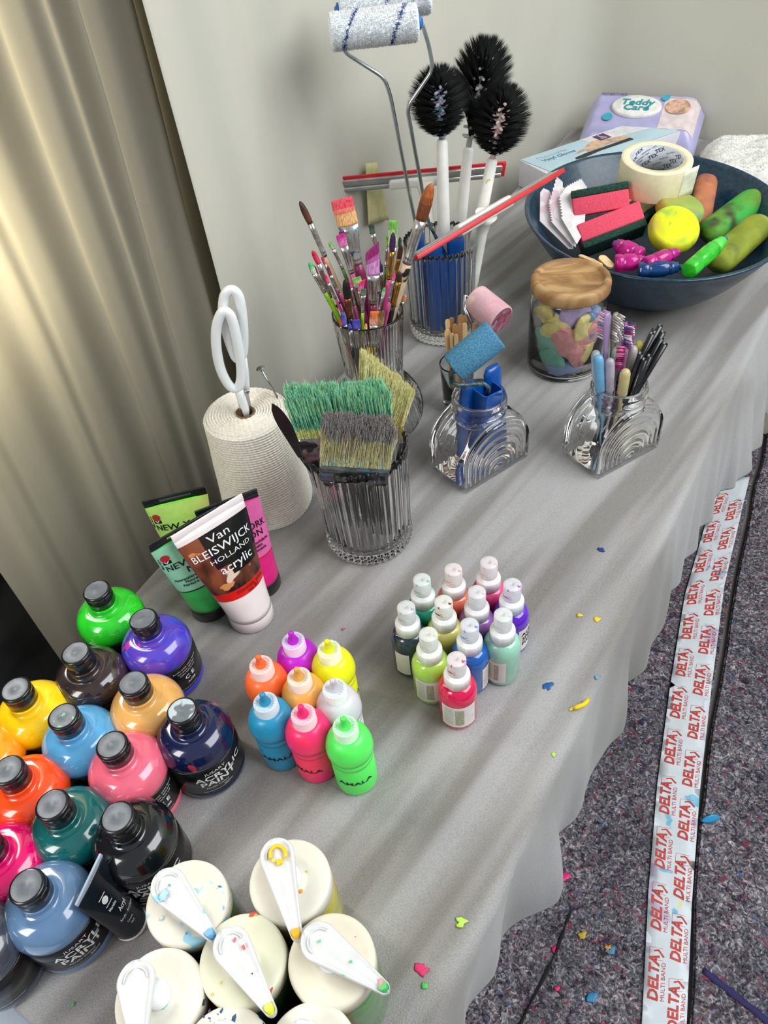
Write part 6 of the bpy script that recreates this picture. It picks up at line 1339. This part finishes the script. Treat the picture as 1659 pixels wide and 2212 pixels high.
# serrated plastic scrapers and paper sheets at the left side
def scraper(cn, m, label, th=.0012, name='paint_scraper', zs=None, teeth=0):
    P_ = [at(*c_) for c_ in cn]; n_ = (P_[2] - P_[0]).cross(P_[-1] - P_[0]).normalized(); mb = MB(); pts = []
    E_ = list(zip(P_, P_[1:] + P_[:1])); 
    for i, (a_, b_) in enumerate(E_):
        if i in (0, 1, 2, 3) and teeth:
            ctr = sum(P_, V())/len(P_); N_ = teeth
            for k in range(N_): pts.append(a_.lerp(b_, k/N_)); pts.append(a_.lerp(b_, (k + .5)/N_) + (ctr - a_.lerp(b_, .5)).normalized()*min(.0035, (b_ - a_).length*.25))
        else:
            for k in range(5): pts.append(a_.lerp(b_, k/5))
    mb.rings([[p + n_*d for p in pts] for d in (-th/2, th/2)], smooth=False); return tag(mb.build(name, m, None, origin=sum(P_, V())/len(P_)), label, 'scraper', 'toothed scrapers at the left side of the bowl')
SWm = mat('white_scraper', s2l(232, 224, 224), rough=.35, var=.03, sss=.05, spot=[(s2l(225, 195, 205), 30, .6, 2)])
def sz(pts): return [(x, y, lerp(.150, .072, (y - 380)/160)) for x, y in pts]
scraper(sz([(1166, 478), (1167, 416), (1174, 407), (1186, 412), (1238, 500), (1238, 538), (1228, 538)]), SWm, 'plain white plastic scraper leaning at the left rim of the bowl', .0018)
scraper([(x + 2, y, z + .004) for x, y, z in sz([(1188, 478), (1182, 440), (1200, 380), (1214, 392), (1240, 500), (1242, 534), (1234, 530)])], SWm, 'white toothed scraper, tallest of the three at the left', teeth=7)
scraper([(x, y, z + .008) for x, y, z in sz([(1212, 470), (1206, 425), (1222, 402), (1256, 384), (1268, 402), (1262, 500), (1246, 528)])], mat('white_scraper_b', s2l(238, 234, 232), rough=.35, spot=[(s2l(40, 60, 60), 120, .76, 4)]), 'white toothed scraper nearest the pink sponges', teeth=7)
# wooden sticks on the front rim by the lid and wooden pad pieces
WP_ = mat('split_wood', s2l(222, 190, 140), rough=.6, var=.1, scale=50)
for (p, q, w, lb) in [((1252, 552, .120), (1285, 566, .126), .0035, 'pale wooden stick end just behind the wooden lid'), ((1275, 560, .118), (1300, 574, .124), .003, 'thin wooden stick end left of the split piece'), ((1297, 553, .124), (1322, 578, .118), .0065, 'split piece of pale wood at the front rim of the bowl')]:
    stick(at(*p), at(*q), w, WP_, lb, 'wooden pieces at the front rim of the bowl', .0015)
stick(at(1345, 398, .12), at(1330, 440, .10), .012, mat('beige_pad', s2l(214, 196, 158), rough=.8), 'beige rounded pad half hidden under the tape roll', None, .004, 'foam_pad') if False else disc_pad(at(1352, 418, .105), (.3, -.5, 1), .024, .014, mat('beige_pad', s2l(214, 196, 158), rough=.8), 'beige round pad half hidden under the tape roll')

# ================================================================ GLOVE BOX, WIPES, TOWEL
zt = .055
a = at(1122, 345, zt); b = at(1372, 262, zt); c = at(1205, 402, zt)
gx = (b - a); gx.z = 0; gy = V((gx.y, -gx.x, 0)).normalized(); GL = gx.length + .03; gx.normalize(); GW = .105
t = thing('glove_box', 'white and pale blue cardboard box of vinyl gloves behind the bowl', 'box', a + gx*GL/2 + gy*GW/2 - V((0, 0, zt - .001)))
cc = a + gx*GL/2 + gy*GW/2 - V((0, 0, zt/2)); mb = MB(); mb.M = mat4(gx, -gy, V((0, 0, 1)), cc); mb.rbox(GL/2, GW/2, zt/2 - .0005, .0012, k=1); mb.build('carton', mat('white_carton', s2l(214, 212, 218), rough=.5, var=.02), t)
mb = MB(); f = lambda x, y, o=.0004: a + gx*x + gy*(GW - y) + V((0, 0, o))
mb.af([mb.av(f(x, y)) for x, y in ((.012, .002), (GL - .002, .002), (GL - .002, GW - .002), (.002, GW - .002))], False)
mb.mi = 1; mb.af([mb.av(f(x, y, .0007)) for x, y in ((.165, .070), (GL - .002, .050), (GL - .002, GW - .002), (.155, GW - .002))], False)
mb.mi = 2; mb.text('Disposable', .017, lambda x, y: f(.066 + x, .082 + y, .0008)); mb.mi = 3; mb.text('Vinyl Gloves', .0165, lambda x, y: f(.072 + x, .066 + y, .0008), bold=.02)
mb.mi = 5; mb.af([mb.av(f(x, y, .0010)) for x, y in ((.185, .070), (.215, .070), (.215, .098), (.185, .098))], False); mb.mi = 1; mb.text('L', .018, lambda x, y: f(.200 + x, .088 + y, .0012), bold=.02); mb.text('SIZE', .008, lambda x, y: f(.200 + x, .077 + y, .0012), bold=.02)
mb.mi = 4
hand = [(.100, .050), (.120, .060), (.135, .062), (.150, .072), (.170, .080), (.190, .078), (.205, .066), (.240, .060), (.240, .040), (.200, .046), (.175, .046), (.150, .040), (.128, .044), (.132, .052)]
mb.af([mb.av(f(x, y, .0009)) for x, y in reversed(hand)], False)
mb.mi = 6; mb.af([mb.av(f(x, y, .0011)) for x, y in ((.085, .028), (.105, .024), (.150, .030), (.240, .030), (.240, .042), (.150, .040), (.120, .040), (.090, .036))], False)
mb.build('printed_lid', [mat('pale_blue_print', s2l(186, 214, 222), rough=.45, var=.06, scale=8), mat('off_white_print', s2l(224, 222, 222), rough=.45), mat('pale_grey_print', s2l(176, 190, 200), rough=.5), mat('blue_grey_print', s2l(92, 134, 166), rough=.5), mat('skin_print', s2l(208, 172, 142), rough=.5, var=.15, scale=60), mat('purple_print', s2l(92, 54, 96), rough=.5), mat('dark_print', s2l(40, 40, 36), rough=.5)], t)

w0, w1 = at(1246, 312, .045), at(1512, 330, .045); wx = (w1 - w0); wx.z = 0; WLn = wx.length; wx.normalize(); wy = V((-wx.y, wx.x, 0)); WWd = .125
wo = at(1246, 294, .035); wo.z = 0
t = thing('wet_wipes', 'lilac pack of baby wipes with a white flip lid at the back of the table', 'wipes', wo + wx*WLn/2 + wy*WWd/2 + V((0, 0, .002)))
TL_ = .35
def wf(x, y, o=0.0):
    ex_ = min(1, min(x, WLn - x)/.030); ey_ = min(1, min(y, WWd - y)/.018); h_ = .006 + .044*math.sin(max(0, ex_)*PI/2)**.8*math.sin(max(0.05, ey_)*PI/2)**.5 + .002*noise.noise(V((x*40, y*40, 3)))
    p = wo + wx*x + wy*y + V((0, 0, h_ + y*TL_ + o)); return p
mb = MB(); mb.grid(60, 30, lambda a_, b_: wf(WLn*a_, WWd*b_)); mb.grid(60, 30, lambda a_, b_: (lambda p: V((p.x, p.y, .003 + WWd*b_*TL_*.98)))(wf(WLn*a_, WWd*b_)), flip=True)
mb.build('pack', mat('lilac_film', s2l(176, 172, 212), rough=.3, var=.05, scale=14, coat=.3, spot=[(s2l(214, 206, 224), 9, .60, 4)]), t)
mb = MB(); cc = wf(WLn*.44, WWd*.56, .004); nrm = (wf(WLn*.44, WWd*.60) - wf(WLn*.44, WWd*.52)).cross(wx)*-1; nrm = nrm if nrm.z > 0 else -nrm
mb.M = place(cc, nrm, wx); mb.lathe([(0, -.006), (.052, -.006), (.054, -.001), (.052, .003), (.048, .0045), (0, .005)], 64, ell=.62); mb.mi = 1
for s_, yy_ in (('Teddy', .007), ('Care', -.009)): mb.text(s_, .024, lambda X, Y, yy_=yy_: V((X, Y + yy_, .0056)), bold=.03, sx=1.15, shear=.15)
mb.M = Matrix.Identity(4); mb.build('flip_lid', [mat('lid_cream', s2l(232, 230, 224), rough=.3, coat=.3), mat('teal_print', s2l(40, 150, 155), rough=.5)], t)
g = lambda x, y, o=.0012: wf(x, y, o); TEALB = mat('teal_badge', s2l(60, 165, 185), rough=.5)
mb = MB(); mb.grid(14, 10, lambda a_, b_: g(lerp(WLn*.66, WLn*.96, a_), lerp(WWd*.12, WWd*.90, b_), .0008)); mb.build('picture_panel', mat('pink_cream_print', s2l(222, 206, 204), rough=.35), t)
mb = MB(); mb.disc(lambda x, y: g(x, y, .0030), WLn*.78, WWd*.62, .026, ry=.022); mb.build('face_picture', mat('skin_print_wipes', s2l(206, 164, 140), rough=.5, var=.2, scale=70), t)
for (x_, y_, r_) in ((.66, .82, .009), (.22, .30, .011)): mb = MB(); mb.disc(lambda x, y: g(x, y, .0034), WLn*x_, WWd*y_, r_); mb.build('badge', TEALB, t)
mb = MB(); mb.text('SENSITIVE', .013, lambda x, y: g(WLn*.22 + x, WWd*.86 + y, .003), bold=.02); mb.build('lettering', mat('violet_print', s2l(90, 80, 130), rough=.5), t)

tc_ = at(1648, 360, .03); tc_.z = .001; mb = MB(); rnd = random.Random(5)
def tw(a_, b_):
    x = (a_ - .5)*.30; y = (b_ - .5)*.20; e_ = min(1, min(a_, 1 - a_)*7); e2 = min(1, min(b_, 1 - b_)*6)
    h_ = (.004 + .050*math.sin(e_*PI/2)**.6*math.sin(max(.02, e2)*PI/2)**.6)*(1 + .22*noise.noise(V((x*16, y*16, 2)))) + .004*noise.noise(V((x*50, y*50, 9))); q = math.radians(-25)
    return tc_ + V((x*math.cos(q) - y*math.sin(q) + .03, x*math.sin(q) + y*math.cos(q), h_))
mb.grid(70, 50, tw); mb.grid(70, 50, lambda a_, b_: (lambda p: V((p.x, p.y, .001)))(tw(a_, b_)), flip=True)
for i in range(9000):
    p = tw(rnd.random(), rnd.random()); mb.hair(p, p + V((rnd.gauss(0, 1)*.002, rnd.gauss(0, 1)*.002, .003*rnd.random())), .0006)
tag(mb.build('towel', mat('white_terry', s2l(232, 230, 222), rough=.95, var=.02, sheen=.4), None, origin=tc_), 'folded white terry towel at the back right behind the bowl', 'towel')

# pale side table standing past the near end of the cloth, seen in the bottom left corner
p = uv(-.30, .46, -.10); t = thing('side_table', 'white table corner showing beyond the near end of the cloth at the bottom left', 'table', V((p.x, p.y, FZ)))
mb = MB(); mb.M = mat4(U, N, V((0, 0, 1)), p); mb.rbox(.239, .26, .012, .003); mb.build('table_top', mat('white_laminate', s2l(205, 216, 228), rough=.35, var=.01), t)
for a_ in (-1, 1):
    for b_ in (-1, 1):
        q = p + U*a_*.18 + N*b_*.22; mb = MB(); mb.tube([V((q.x, q.y, FZ + .006)), V((q.x, q.y, -.112))], .014, 12); mb.build('leg', WHITEP, t)

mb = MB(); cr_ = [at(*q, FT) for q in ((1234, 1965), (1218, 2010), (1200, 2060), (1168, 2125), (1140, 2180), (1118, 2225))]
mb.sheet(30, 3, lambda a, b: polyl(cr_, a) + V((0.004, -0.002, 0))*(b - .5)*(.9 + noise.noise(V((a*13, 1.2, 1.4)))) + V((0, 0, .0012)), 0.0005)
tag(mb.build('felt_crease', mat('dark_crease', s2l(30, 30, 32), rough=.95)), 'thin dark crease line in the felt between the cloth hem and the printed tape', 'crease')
